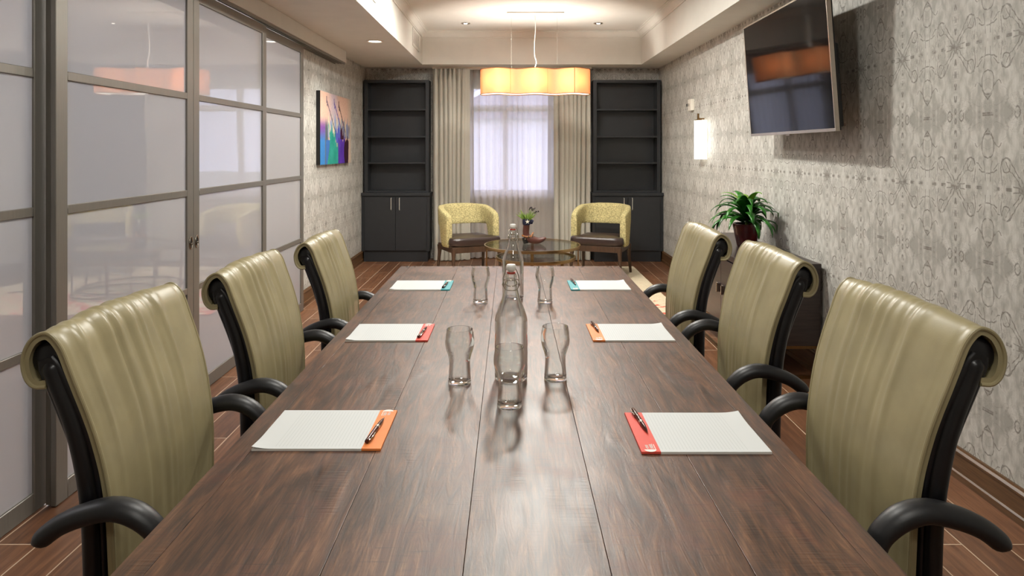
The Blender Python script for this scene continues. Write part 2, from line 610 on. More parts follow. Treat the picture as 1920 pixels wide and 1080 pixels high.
MAT = dict(
    paper_r=wallpaper('wallpaper_side', 1), paper_b=wallpaper('wallpaper_back', 0),
    ceil=plain('ceiling_paint', (214, 211, 203), 0.75, spec=0.2, grain=0.02, gscale=6),
    plain_wall=plain('plain_wall_paint', (205, 198, 186), 0.8, spec=0.2, grain=0.03, gscale=4),
    corridor=plain('corridor_paint', (226, 226, 226), 0.8, spec=0.2, grain=0.02, gscale=4),
    floor=wood_floor(), table=wood_table(),
    base=plain('baseboard_wood', (96, 68, 42), 0.4, grain=0.25, gscale=6, gstretch=(20, 1, 20)),
    alu=plain('brushed_metal', (132, 128, 121), 0.45, 0.6, grain=0.06, gscale=8, gstretch=(60, 60, 1)),
    frost=frosted(),
    steel=plain('satin_steel', (190, 184, 174), 0.22, 1.0, grain=0.03),
    nickel=plain('brushed_nickel', (214, 208, 198), 0.4, 0.45, grain=0.03),
    dark_hole=plain('dark_recess', (22, 18, 14), 0.8),
    leather=leather('olive_leather', (156, 145, 110), 0.38),
    blackl=plain('black_leather', (16, 15, 18), 0.34, grain=0.2, gscale=30, bump=0.12),
    blackp=plain('black_plastic', (26, 26, 28), 0.42, grain=0.1, gscale=120, bump=0.05),
    paper=paper(), cardw=plain('paper_edge', (214, 212, 206), 0.7, grain=0.06, gscale=900, gstretch=(1, 1, 60)),
    orange=plain('orange_card', (240, 140, 72), 0.5, grain=0.03), red=plain('coral_red_card', (226, 84, 70), 0.5, grain=0.03),
    teal=plain('teal_card', (62, 160, 168), 0.5, grain=0.03), white=plain('white_print', (250, 240, 232), 0.6, grain=0.01),
    penb=plain('pen_brown_metal', (70, 36, 28), 0.22, 0.6, grain=0.05), chrome=plain('polished_chrome', (225, 222, 216), 0.08, 1.0, grain=0.01),
    glass=clear_glass('clear_glass'), pane=thin_glass('window_glass'), topglass=thin_glass('table_glass', (0.80, 0.82, 0.80)),
    porcelain=plain('white_porcelain', (236, 234, 228), 0.25, grain=0.01), rubber=plain('red_rubber', (176, 52, 32), 0.5, grain=0.05),
    gold=plain('brushed_gold', (186, 160, 116), 0.28, 1.0, grain=0.06), bronze=plain('aged_bronze', (128, 100, 64), 0.35, 0.9, grain=0.1),
    caseb=plain('charcoal_lacquer', (42, 44, 47), 0.40, spec=0.5, grain=0.06, gscale=12),
    caseb2=plain('charcoal_lacquer_back', (47, 49, 52), 0.36, spec=0.5, grain=0.06, gscale=5),
    ups=plain('mustard_tweed', (182, 170, 122), 0.9, spec=0.15, grain=0.36, gscale=75, bump=0.5),
    brownl=leather('dark_brown_leather', (52, 38, 34), 0.33), darkwood=plain('dark_walnut', (72, 52, 38), 0.4, grain=0.2, gscale=8, gstretch=(10, 10, 1)),
    drape=cloth('linen_drape', (200, 196, 184), 0.12, tr_rgb=(186, 180, 166)),
    sheer=cloth('sheer_voile', (224, 218, 214), 0.58, transp=0.20),
    frame=plain('window_frame_paint', (216, 208, 198), 0.5, grain=0.02), tvblack=plain('tv_black_plastic', (20, 18, 18), 0.4, grain=0.05),
    tvsilver=plain('tv_silver_bezel', (180, 170, 158), 0.3, 0.8, grain=0.03),
    screen=plain('tv_screen', (10, 10, 13), 0.06, spec=0.07, grain=0.01),
    sconce=emis('lit_opal_glass', (255, 246, 228), 2.6), whitep=plain('white_plastic', (232, 226, 214), 0.4, grain=0.01),
    shade=cloth('linen_lamp_shade', (226, 172, 128), 0.12, tr_rgb=(196, 106, 56)),
    shadetrim=plain('shade_hem_tape', (150, 96, 52), 0.8, grain=0.1),
    bulbdisc=emis('lit_diffuser', (255, 244, 222), 2.2), candisc=emis('lit_downlight_lens', (255, 246, 230), 6.0),
    cord=plain('white_cord', (240, 236, 226), 0.5, grain=0.01),
    cred=plain('espresso_veneer', (50, 39, 36), 0.32, spec=0.5, grain=0.28, gscale=5, gstretch=(1, 1, 14)),
    pot=plain('maroon_glaze', (74, 18, 20), 0.18, grain=0.5, gscale=7), soil=plain('potting_soil', (44, 32, 24), 0.95, grain=0.4, gscale=80),
)


def leafmat(name, a, b):
    t = NT(name)
    n = t.noise(t.coord(), 14, 3)
    col = t.mix(t.smooth(n, 0.3, 0.7), lin(*a), lin(*b))
    p = t.bsdf(col, 0.3, spec=0.5)
    tr = t.n('ShaderNodeBsdfTranslucent')
    t.put(tr.inputs['Color'], col)
    return t.done(t.mixsh(0.2, p, tr.outputs[0]))


MAT['leaf'] = leafmat('dark_leaf', (22, 74, 18), (52, 128, 36))
MAT['leafl'] = leafmat('lime_leaf', (96, 160, 40), (150, 196, 70))
MAT['grass'] = leafmat('succulent_leaf', (92, 122, 44), (150, 176, 84))
MAT['blossom'] = plain('dark_blossom', (46, 34, 44), 0.8, grain=0.3, gscale=60)


def attr_mat(name, rough=0.6):
    t = NT(name)
    a = t.n('ShaderNodeAttribute')
    a.attribute_name = 'tint'
    n = t.noise(t.coord(), 60, 3)
    col = t.mix(0.12, a.outputs['Color'], t.ramp(n, [(0.3, (0, 0, 0, 1)), (0.7, (1, 1, 1, 1))]), 'OVERLAY')
    return t.done(t.bsdf(col, rough, spec=0.25))


# ------------------------------------------------------------------ the setting
XL, XR, YB, YF = -1.88, 1.93, 8.89, -2.6
ZS, ZT = 2.47, 2.88
TX0, TX1, TY0, TY1 = -1.094, 1.625, -1.6, 8.47

struct(MB().span(-3.6, XR + 0.15, YF - 0.15, YB + 0.25, -0.1, 0).build('floor', MAT['floor']))
c = MB()
c.span(XL - 0.2, TX0, YF, YB + 0.2, ZS, ZT)
c.span(TX1, XR + 0.15, YF, YB + 0.2, ZS, ZT)
c.span(TX0, TX1, TY1, YB + 0.2, ZS, ZT)
c.span(TX0, TX1, YF, TY0, ZS, ZT)
c.span(XL - 0.2, XR + 0.15, YF, YB + 0.2, ZT, ZT + 0.1)
struct(c.build('ceiling', MAT['ceil'], weld=False))

# crown moulding around the tray
prof = [(0.0, 2.795), (0.010, 2.795), (0.012, 2.806), (0.020, 2.810), (0.030, 2.830), (0.052, 2.852), (0.066, 2.858), (0.068, 2.868), (0.080, 2.870), (0.080, 2.8795), (0.0, 2.8795)]
m = MB()
vs, fs = [], []
for d, z in prof:
    vs += [(TX0 + d, TY0 + d, z), (TX1 - d, TY0 + d, z), (TX1 - d, TY1 - d, z), (TX0 + d, TY1 - d, z)]
for i in range(len(prof) - 1):
    for k in range(4):
        fs.append((i * 4 + k, i * 4 + (k + 1) % 4, (i + 1) * 4 + (k + 1) % 4, (i + 1) * 4 + k))
m.add(vs, fs)
struct(m.build('trim_1', MAT['ceil'], angle=20))

# walls
struct(MB().span(XR, XR + 0.15, YF, YB + 0.2, 0, ZS).build('wall_right', MAT['paper_r']))
w = MB()
WX0, WX1, WZ0, WZ1 = -0.535, 0.545, 0.826, 2.27
w.span(XL - 0.2, WX0, YB, YB + 0.2, 0, ZS)
w.span(WX1, XR + 0.15, YB, YB + 0.2, 0, ZS)
w.span(WX0, WX1, YB, YB + 0.2, 0, WZ0)
w.span(WX0, WX1, YB, YB + 0.2, WZ1, ZS)
struct(w.build('wall_back', MAT['paper_b'], weld=False))
OY0, OY1 = 1.48, 5.92
w = MB()
w.span(XL - 0.2, XL, YF, OY0, 0, ZS)
w.span(XL - 0.2, XL, OY1, YB, 0, ZS)
w.span(XL - 0.2, XL, OY0, OY1, 2.34, ZS)
struct(w.build('wall_left', MAT['paper_r'], weld=False))
struct(MB().span(-3.6, XR + 0.15, YF - 0.15, YF, 0, ZT).build('wall_front', MAT['plain_wall']))
w = MB()
w.span(-3.6, -3.45, YF, YB + 0.2, 0, 2.6)
w.span(-3.45, XL - 0.2, 7.2, 7.35, 0, 2.6)
w.span(-3.45, XL - 0.2, 0.4, 0.55, 0, 2.6)
w.span(-3.45, XL - 0.2, 0.55, 7.2, 2.5, 2.6)
struct(w.build('wall_corridor', MAT['corridor'], weld=False))


def skirting(name, pts_along, axis, wall, sign):
    """moulded baseboard: profile extruded along one axis, thickness towards the room"""
    pr = [(0.0, 0.0), (0.020, 0.0), (0.020, 0.028), (0.014, 0.034), (0.014, 0.108), (0.020, 0.112), (0.020, 0.120), (0.012, 0.128), (0.010, 0.136), (0.0, 0.136)]
    a, b = pts_along
    vs, fs = [], []
    for q in (a, b):
        for d, z in pr:
            vs.append((wall + sign * d, q, z) if axis == 1 else (q, wall + sign * d, z))
    n = len(pr)
    for i in range(n):
        fs.append((i, (i + 1) % n, n + (i + 1) % n, n + i))
    fs += [tuple(range(n)), tuple(range(n, 2 * n))[::-1]]
    return struct(MB().add(vs, fs).build(name, MAT['base'], angle=20))


skirting('baseboard_right', (YF, YB - 0.012), 1, XR, -1)
skirting('baseboard_left', (OY1 + 0.02, YB - 0.012), 1, XL, 1)
skirting('baseboard_back', (-0.97, 1.0), 0, YB, -1)

# bulkhead over the sliding doors, with its tracks
struct(MB().span(XL + 0.001, -1.762, YF, 7.33, 2.345, ZS - 0.001, 0.004).build('trim_2', MAT['ceil']))
tr = MB()
tr.span(-1.784, -1.770, OY0 - 0.2, 7.31, 2.326, 2.345)
tr.span(-1.816, -1.806, OY0 - 0.2, 7.31, 2.330, 2.345)
tr.span(-1.844, -1.834, OY0 - 0.2, 7.31, 2.330, 2.345)
tr.span(-1.876, -1.864, OY0 - 0.2, 7.28, 2.326, 2.345)
struct(tr.build('trim_3', MAT['alu'], weld=False))


def sliding_door(name, xf, y0, y1, pull=None):
    """framed frosted panel; xf is the room-side face"""
    d = bpy.data.objects.new(name, None)
    C.objects.link(d)
    d.location = (xf, (y0 + y1) / 2, 0)
    struct(d)
    hw = (y1 - y0) / 2
    T = 0.022
    f = MB()
    ST = 0.072
    z0, z1 = 0.004, 2.318
    f.span(-T, 0, -hw, -hw + ST, z0, z1, 0.002, 1)
    f.span(-T, 0, hw - ST, hw, z0, z1, 0.002, 1)
    f.span(-T, 0, -hw + ST, hw - ST, z0, z0 + 0.075, 0.002, 1)
    f.span(-T, 0, -hw + ST, hw - ST, z1 - 0.065, z1, 0.002, 1)
    for zc in (0.625, 1.169, 1.709):
        f.span(-T, 0, -hw + ST, hw - ST, zc - 0.018, zc + 0.018, 0.002, 1)
    f.build('door_frame', MAT['alu'], d, weld=False)
    g = MB()
    zz = [z0 + 0.075, 0.607, 0.643, 1.151, 1.187, 1.691, 1.727, z1 - 0.065]
    for a, b in zip(zz[::2], zz[1::2]):
        g.span(-0.016, -0.010, -hw + ST - 0.004, hw - ST + 0.004, a - 0.004, b + 0.004)
    g.build('glass', MAT['frost'], d, weld=False)
    if pull:
        yy = hw - 0.034 if pull > 0 else -hw + 0.034
        ring = [(0.002, yy + 0.016 * math.cos(a), 0.89 + 0.034 * math.sin(a)) for a in [2 * PI * k / 24 for k in range(25)]]
        h = MB().tube(ring, 0.0035, 8, ref=(1, 0, 0), cap=False).build('pull_handle', MAT['steel'], d)
        q = MB()
        q.grid(lambda u, v: (0.0012, yy + 0.0145 * v * math.cos(2 * PI * u), 0.89 + 0.032 * v * math.sin(2 * PI * u)), 24, 2)
        q.build('recess', MAT['dark_hole'], h)
        q = MB()
        q.tube([(0.003, yy - 0.012, 0.884), (0.006, yy, 0.884), (0.003, yy + 0.012, 0.884)], 0.006, 8)
        q.build('latch', MAT['steel'], h)
    return d


sliding_door('door_1', -1.790, 2.689, 3.855, 1)
sliding_door('door_2', -1.790, 3.858, 5.010, -1)
sliding_door('door_3', -1.817, 4.86, 6.00)
struct(MB().span(-1.839, -1.817, 2.700, 2.775, 0.004, 2.318, 0.002, 1).build('trim_4', MAT['alu']))
sliding_door('door_4', -1.846, 1.56, 2.72)

# window in the back wall
wd = bpy.data.objects.new('window_1', None)
C.objects.link(wd)
wd.location = (0, YB + 0.10, 0)
struct(wd)
f = MB()
f.span(WX0, WX0 + 0.055, -0.05, 0.03, WZ0, WZ1, 0.004, 1)
f.span(WX1 - 0.055, WX1, -0.05, 0.03, WZ0, WZ1, 0.004, 1)
f.span(WX0, WX1, -0.05, 0.03, WZ0, WZ0 + 0.06, 0.004, 1)
f.span(WX0, WX1, -0.05, 0.03, WZ1 - 0.06, WZ1, 0.004, 1)
f.span(-0.098, -0.028, -0.055, 0.03, WZ0, WZ1, 0.004, 1)
f.span(WX0, WX1, -0.06, 0.03, 1.915, 1.995, 0.004, 1)
f.build('window_frame', MAT['frame'], wd, weld=False)
MB().span(WX0 + 0.02, WX1 - 0.02, 0.0, 0.006, WZ0 + 0.02, WZ1 - 0.02).build('pane', MAT['pane'], wd)
MB().span(WX0 - 0.04, WX1 + 0.04, -0.125, 0.0, WZ0 - 0.03, WZ0 + 0.001, 0.006).build('window_sill', MAT['frame'], wd)

# beyond the window: lawn, a gabled house and a bare tree
struct(MB().span(-30, 30, YB + 0.3, 60, -0.6, -0.5).build('ground_outside', plain('lawn', (120, 126, 96), 0.9, grain=0.3, gscale=2)))
hs = thing('house', 'pale gabled house seen faintly through the sheer curtain', 'house', (0.9, 22, -0.5))
MB().span(-3.0, 3.0, 0, 6, 0, 3.0).build('wall', plain('house_siding', (214, 206, 208), 0.8, grain=0.05, gscale=3), hs)
m = MB()
m.add([(-3.4, -0.3, 2.9), (3.4, -0.3, 2.9), (0, -0.3, 4.6), (-3.4, 6.3, 2.9), (3.4, 6.3, 2.9), (0, 6.3, 4.6)],
      [(0, 1, 2), (3, 5, 4), (0, 2, 5, 3), (1, 4, 5, 2), (0, 3, 4, 1)])
m.build('roof', plain('house_shingles', (150, 140, 150), 0.9, grain=0.2, gscale=6), hs)
rt = random.Random(3)
tb = MB()


def limb(p, d, L, r, depth):
    pts = [Vector(p)]
    for k in range(4):
        d = (d + Vector((rt.uniform(-.18, .18), rt.uniform(-.18, .18), rt.uniform(-.05, .12)))).normalized()
        pts.append(pts[-1] + d * L / 4)
    tb.tube(pts, [r * (1 - 0.12 * k) for k in range(5)], 7, ref=(0.3, 1, 0.1))
    if depth:
        for k in range(3):
            limb(pts[2 + k % 3], (d + Vector((rt.uniform(-.9, .9), rt.uniform(-.6, .6), rt.uniform(-.1, .5)))).normalized(), L * 0.68, r * 0.55, depth - 1)


limb((-1.5, 16, -0.5), Vector((0.08, 0, 1)), 2.6, 0.13, 4)
tag(tb.build('tree', plain('tree_bark', (110, 100, 104), 0.9, grain=0.2, gscale=10)), 'bare branching tree seen faintly outside the curtained window', 'tree')

# ------------------------------------------------------------------ conference table
TH = 0.76
TY_0, TY_1 = 0.93, 3.82
tbl = thing('conference_table', 'long dark brown plank conference table with worn glossy top', 'table', (0, 0, 0))
m = MB()
ed = [-0.612, -0.561, -0.291, -0.073, 0.155, 0.375, 0.561, 0.608]
for i, (a, b) in enumerate(zip(ed, ed[1:])):
    border = i in (0, 6)
    m.span(a + 0.0003, b - 0.0003, TY_0 if border else TY_0 + 0.062, TY_1 if border else TY_1 - 0.062, TH - 0.04, TH, 0.0010, 2)
for y0, y1 in ((TY_0, TY_0 + 0.0605), (TY_1 - 0.0605, TY_1)):
    m.span(ed[1] + 0.0007, ed[-2] - 0.0007, y0, y1, TH - 0.04, TH - 0.0004, 0.0018, 2)
m.build('tabletop', MAT['table'], tbl, weld=False)
for x in (-0.575, -0.53, -0.315, -0.265, -0.095, -0.05, 0.135, 0.18, 0.35, 0.40, 0.54, 0.578):
    MB().lathe([(0, 0.0006), (0.006, 0.0006), (0.0065, 0.0)], 12, (x, TY_1 - 0.03, TH)).build('plug', MAT['dark_hole'], tbl)
m = MB()
m.span(-0.50, 0.50, TY_0 + 0.14, TY_0 + 0.17, 0.62, 0.72)
m.span(-0.50, 0.50, TY_1 - 0.17, TY_1 - 0.14, 0.62, 0.72)
m.span(-0.50, -0.47, TY_0 + 0.17, TY_1 - 0.17, 0.62, 0.72)
m.span(0.47, 0.50, TY_0 + 0.17, TY_1 - 0.17, 0.62, 0.72)
m.build('apron', MAT['table'], tbl, weld=False)
for x in (-0.45, 0.45):
    for y in (TY_0 + 0.22, TY_1 - 0.22):
        MB().box((x, y, 0.36), (0.10, 0.10, 0.72), 0.008).build('leg', MAT['table'], tbl)

# ------------------------------------------------------------------ executive chairs
# local frame: +x faces the table, y across, z up
FRONT = [(0.012, 0, 0.47), (0.010, 0, 0.54), (0.008, 0, 0.61), (0.003, 0, 0.75), (-0.021, 0, 0.88), (-0.062, 0, 1.00), (-0.080, 0, 1.045),
         (-0.105, 0, 1.069), (-0.134, 0, 1.057), (-0.150, 0, 1.022), (-0.145, 0, 0.986), (-0.128, 0, 0.968), (-0.106, 0, 0.968)]
HALF = [(0.47, 0.205), (0.61, 0.212), (0.80, 0.220), (0.95, 0.232), (1.08, 0.236)]


def make_chair():
    root = thing('executive_chair', '', 'chair')
    rr = random.Random(11)
    path = catmull(FRONT, 61)
    nrm = []
    for i, p in enumerate(path):
        tg = (path[min(i + 1, 60)] - path[max(i - 1, 0)]).normalized()
        nrm.append(Vector((tg.z, 0, -tg.x)))
    pl = [(rr.uniform(-0.95, 0.95), rr.uniform(0.020, 0.055), rr.uniform(0.5, 1.0) * rr.choice((1, 1, -0.7)), rr.uniform(-0.12, 0.12), rr.uniform(0.45, 1.0)) for _ in range(26)]

    def crease(s, w):
        """vertical folds, strongest where the hide bends over the top"""
        env = math.exp(-((s - 0.50) / 0.17) ** 2)
        low = 0.30 * math.exp(-((s - 0.22) / 0.25) ** 2)
        tot = 0.0
        for c0, wd, amp, slant, reach in pl:
            e = env * reach + low * (reach > 0.75)
            x = (w - c0 - slant * (s - 0.5) * 2) / wd
            if abs(x) < 3:
                tot += amp * e * math.exp(-x * x)
        return tot * 0.0062

    def at(s, w, off=0.0):
        k = s * 60
        i = min(int(k), 59)
        f = k - i
        p = path[i].lerp(path[i + 1], f)
        n = nrm[i].lerp(nrm[i + 1], f)
        hw = interp(HALF, p.z if s < 0.65 else 1.08)
        edge = 1 - abs(w) ** 6
        o = off + (0.010 * (1 - w * w) + crease(s, w) * edge) * (1 - sstep(0.82, 1.0, s) * 0.6)
        q = p + n * o
        return Vector((q.x, w * hw, q.z))

    m = MB()
    NW, NS = 84, 84
    m.grid(lambda u, v: at(u, v * 2 - 1), NS, NW)
    m.grid(lambda u, v: at(u, v * 2 - 1, -0.013), NS, NW)
    for w_ in (-1, 1):
        m.grid(lambda u, v: at(u, w_, -0.013 * v), NS, 1)
    m.grid(lambda u, v: at(0.0, u * 2 - 1, -0.013 * v), NW, 1)
    m.grid(lambda u, v: at(1.0, u * 2 - 1, -0.013 * v), NW, 1)
    back = m.build('backrest', MAT['leather'], root, angle=60)
    for w_ in (-1, 1):
        MB().tube([at(k / 70, w_, -0.001) for k in range(71)], 0.0038, 8).build('piping', MAT['leather'], back)
    # black shell behind the hide
    cen = [(-0.0235, 0.46), (-0.026, 0.60), (-0.030, 0.72), (-0.038, 0.80), (-0.056, 0.88), (-0.084, 0.96), (-0.102, 1.000), (-0.110, 1.020)]
    thk = [0.0190, 0.0205, 0.0225, 0.027, 0.030, 0.030, 0.028, 0.020]
    cp = catmull([(x, 0, z) for x, z in cen], 33)
    tp = catmull([(q, 0, 0) for q in thk], 33)
    m = MB()

    def shell(u, v):
        i = round(u * 32)
        p = cp[i]
        tg = (cp[min(i + 1, 32)] - cp[max(i - 1, 0)]).normalized()
        n = Vector((tg.z, 0, -tg.x))
        hw = interp(HALF, p.z) + 0.0015
        th = tp[i].x
        a = 2 * PI * v
        cx, sy = math.cos(a), math.sin(a)
        # superellipse cross-section
        k = (abs(cx) ** 8 + abs(sy) ** 8) ** (-1 / 8)
        return p + n * (cx * k * th) + Vector((0, sy * k * hw, 0))
    m.grid(shell, 32, 64, closed_v=True)
    m.add([shell(1, k / 64) for k in range(64)], [tuple(range(64))])
    Mc = Matrix.Translation((-0.1105, 0, 1.0165)) @ Matrix.Rotation(R(90), 4, 'X')
    m.lathe([(0, -0.228), (0.024, -0.228), (0.0300, -0.223), (0.0300, 0.223), (0.024, 0.228), (0, 0.228)], 28, M=Mc)
    m.add([shell(0, k / 64) for k in range(64)], [tuple(range(64))])
    m.build('back_shell', MAT['blackl'], root, angle=50)
    for s in (-1, 1):
        y = s * 0.2225
        pp = catmull([(-0.030, y * 0.95, 0.42), (-0.032, y * 0.965, 0.60), (-0.036, y * 0.985, 0.75), (-0.058, y * 1.005, 0.88), (-0.094, y * 1.015, 0.980), (-0.106, y * 1.015, 1.012)], 24)
        MB().tube(pp, [0.0165] * 20 + [0.017, 0.017, 0.015, 0.010], 14).build('back_post', MAT['blackl'], root)
    # armrests: an arched pad that turns down at the table and runs back under the seat
    for s in (-1, 1):
        y = s * 0.262
        pts = catmull([(-0.100, y, 0.694), (-0.094, y, 0.704), (-0.062, y, 0.728), (-0.02, y, 0.746), (0.030, y, 0.757), (0.068, y, 0.750), (0.098, y, 0.731), (0.120, y, 0.702),
                       (0.126, y, 0.655), (0.110, y, 0.59), (0.070, y * 0.98, 0.53), (0.050, y * 0.93, 0.46), (0.045, y * 0.80, 0.425), (0.045, y * 0.5, 0.415)], 50)
        rs = [interp([(0, 0.006), (1.5, 0.013), (4, 0.0175), (14, 0.0200), (20, 0.0200), (25, 0.0180), (36, 0.0160), (49, 0.015)], k) for k in range(50)]
        MB().tube(pts, rs, 16, flat=1.30).build('armrest', MAT['blackp'], root)
    # seat
    m = MB()
    m.box((0.235, 0, 0.455), (0.47, 0.47, 0.085), 0.035, 4)
    m.build('seat_cushion', MAT['leather'], root)
    MB().box((0.22, 0, 0.405), (0.40, 0.40, 0.03), 0.012).build('seat_pan', MAT['blackp'], root)
    MB().lathe([(0, 0.06), (0.034, 0.06), (0.030, 0.22), (0.021, 0.22), (0.021, 0.395), (0, 0.395)], 20, (0.2, 0, 0)).build('column', MAT['blackp'], root)
    m = MB()
    for k in range(5):
        a = 2 * PI * k / 5 + 0.3
        m.tube([(0.2 + 0.02 * math.cos(a), 0.02 * math.sin(a), 0.105), (0.2 + 0.15 * math.cos(a), 0.15 * math.sin(a), 0.095), (0.2 + 0.27 * math.cos(a), 0.27 * math.sin(a), 0.070)], [0.024, 0.02, 0.015], 10, ref=(0, 0, 1))
    m.build('base', MAT['blackp'], root)
    for k in range(5):
        a = 2 * PI * k / 5 + 0.3
        M = Matrix.Translation((0.2 + 0.27 * math.cos(a), 0.27 * math.sin(a), 0.028)) @ Matrix.Rotation(a, 4, 'Z') @ Matrix.Rotation(R(90), 4, 'X')
        MB().lathe([(0, -0.02), (0.022, -0.02), (0.0275, -0.014), (0.0275, 0.014), (0.022, 0.02), (0, 0.02)], 18, M=M).build('caster', MAT['blackp'], root)
    return root


chairs = [
    (-0.754, 1.500, 0.002, 0, 'olive leather office chair nearest the camera on the sliding door side'),
    (-0.736, 2.200, -0.015, 0, 'olive leather office chair at the middle of the sliding door side'),
    (-0.712, 2.960, -0.032, 0, 'olive leather office chair at the far end of the sliding door side'),
    (0.730, 1.450, 0.024, PI, 'olive leather office chair nearest the camera on the television side'),
    (0.757, 2.250, 0.010, PI, 'olive leather office chair standing between two others, beside the dark sideboard end'),
    (0.729, 2.950, 0.004, PI, 'olive leather office chair farthest along the television side, in front of the potted plant'),
]
proto = make_chair()
for i, (x, y, dz, rz, lab) in enumerate(chairs):
    o = proto if i == 0 else copy_tree(proto)
    o.location = (x, y, 0)
    o.rotation_euler = (0, 0, rz)
    tag(o, lab, 'chair', 'olive leather chairs around the conference table')
    for ch in o.children:
        if ch.name.split('.')[0] not in ('base', 'caster', 'column'):
            ch.location.z = dz
        if ch.name.split('.')[0] == 'armrest':      # arms slide back so that they just meet the table edge
            ch.location.x = min(0.0, abs(x) - (0.735 if x < 0 else 0.743 + max(0.0, dz) * 0.6))

# ------------------------------------------------------------------ notepads and pens
PW, PD, SW, PT = 0.279, 0.218, 0.042, 0.005


def make_pad(mat):
    root = thing('notepad', '', 'notepad')
    m = MB()
    hw = PW / 2
    # local: -x end is the loose edge, +x end carries the coloured strip; sheet x range
    nx, ny = 24, 16

    def top(u, v):
        x = -hw + u * (PW - SW)
        y = (v - 0.5) * PD
        lift = 0.005 * max(0.0, 1 - u * 5.5) ** 2 * max(0.0, 1 - v * 3.2) ** 1.5
        return (x, y, PT + lift)
    m.grid(top, nx, ny)
    m.build('top_sheet', MAT['paper'], root)
    MB().span(-hw, hw - SW, -PD / 2, PD / 2, 0, PT - 0.0004).build('sheet_block', MAT['cardw'], root)
    st = MB().span(hw - SW, hw, -PD / 2, PD / 2, 0, PT + 0.0006, 0.0006, 1).build('header_strip', mat, root)
    # white printed mark: a dome over two rows of lettering and a thin line, reading along the strip
    lg = MB()
    z = PT + 0.0009
    M = Matrix.Translation((hw - SW / 2, PD / 2 - 0.030, z)) @ Matrix.Rotation(R(-90), 4, 'Z')
    cx = -0.020
    dome = [(cx - 0.0115 * math.sin(a) , 0.013 * math.cos(a)) for a in [PI * k / 14 for k in range(15)]]
    lg.prism(dome, 0, 0.0001, M)
    q = random.Random(5)
    for row, (yy, hh, n0) in enumerate(((0.0045, 0.0062, 5), (-0.0050, 0.0075, 7))):
        x = cx + 0.003
        for k in range(n0):
            wd = q.choice((0.0026, 0.0032, 0.0036))
            lg.prism([(x, yy - hh / 2), (x + 0.0009, yy - hh / 2), (x + 0.0009, yy + hh / 2), (x, yy + hh / 2)], 0, 0.0001, M)
            if q.random() < 0.75:
                yb = yy + q.choice((-0.5, 0, 0.36)) * hh
                lg.prism([(x, yb), (x + wd, yb), (x + wd, yb + 0.0011), (x, yb + 0.0011)], 0, 0.0001, M)
            if q.random() < 0.6:
                lg.prism([(x + wd - 0.0009, yy - hh / 2), (x + wd, yy - hh / 2), (x + wd, yy + hh / 2), (x + wd - 0.0009, yy + hh / 2)], 0, 0.0001, M)
            x += wd + 0.0009
    lg.prism([(cx + 0.001, -0.0125), (cx + 0.026, -0.0125), (cx + 0.026, -0.0110), (cx + 0.001, -0.0110)], 0, 0.0001, M)
    lg.build('printed_logo', MAT['white'], st, weld=False)
    return root


def make_pen():
    root = thing('pen', '', 'pen')
    M = Matrix.Translation((0, 0, 0.0052)) @ Matrix.Rotation(R(90), 4, 'Y')
    MB().lathe([(0, -0.066), (0.0044, -0.066), (0.0049, -0.062), (0.0051, -0.03), (0.0052, 0.008)], 18, M=M).build('barrel', MAT['penb'], root)
    MB().lathe([(0.0053, 0.008), (0.0055, 0.010), (0.0055, 0.016), (0.0052, 0.018)], 18, M=M).build('ring', MAT['chrome'], root)
    MB().lathe([(0.0052, 0.018), (0.0046, 0.040), (0.0026, 0.058), (0.0012, 0.062), (0.0008, 0.068), (0, 0.068)], 18, M=M).build('tip', MAT['penb'], root)
    MB().tube([(-0.063, -0.004, 0.0075), (-0.060, -0.007, 0.0085), (-0.040, -0.0072, 0.0082), (-0.024, -0.0062, 0.0075)], [0.0012, 0.0014, 0.0013, 0.0016], 8, ref=(0, 0, 1)).build('clip', MAT['chrome'], root)
    return root


pad_rows = [
    # side, front y, colour name, label
    (-1, 1.4725, 'orange', 'white ruled notepad with orange strip on the door side, nearest the camera', 'bronze pen lying on the near orange notepad strip'),
    (-1, 2.311, 'red', 'white ruled notepad with coral red strip on the door side', 'bronze pen lying on the red notepad at the door side'),
    (-1, 3.152, 'teal', 'white ruled notepad with teal strip on the door side far end', 'small pen on the teal notepad at the door side'),
    (1, 1.457, 'red', 'white ruled notepad with coral red strip on the television side, nearest the camera', 'brown pen overhanging the back edge of the near red notepad'),
    (1, 2.311, 'orange', 'white ruled notepad with orange strip on the television side', 'silvery pen on the orange notepad at the television side'),
    (1, 3.152, 'teal', 'white ruled notepad with teal strip on the television side far end', 'small pen on the teal notepad at the television side'),
]
pads, pens = {}, None
for side, y0, cn, lab, plab in pad_rows:
    if cn not in pads:
        o = pads[cn] = make_pad(MAT[cn])
    else:
        o = copy_tree(pads[cn])
    xc = side * 0.4192
    o.location = (xc, y0 + PD / 2, TH + 0.0003)
    o.rotation_euler = (0, 0, 0 if side < 0 else PI)
    tag(o, lab, 'notepad', 'ruled notepads along the conference table')
    p = pens = make_pen() if pens is None else copy_tree(pens)
    zt = TH + 0.0003 + PT + 0.0008
    if side < 0:
        p.location = (-0.308, y0 + 0.088, zt)
        p.rotation_euler = (0, 0, R(84))
    else:
        p.location = (0.306, y0 + 0.157, zt)
        p.rotation_euler = (0, 0, R(-86))
    tag(p, plab, 'pen', 'pens on the notepads')

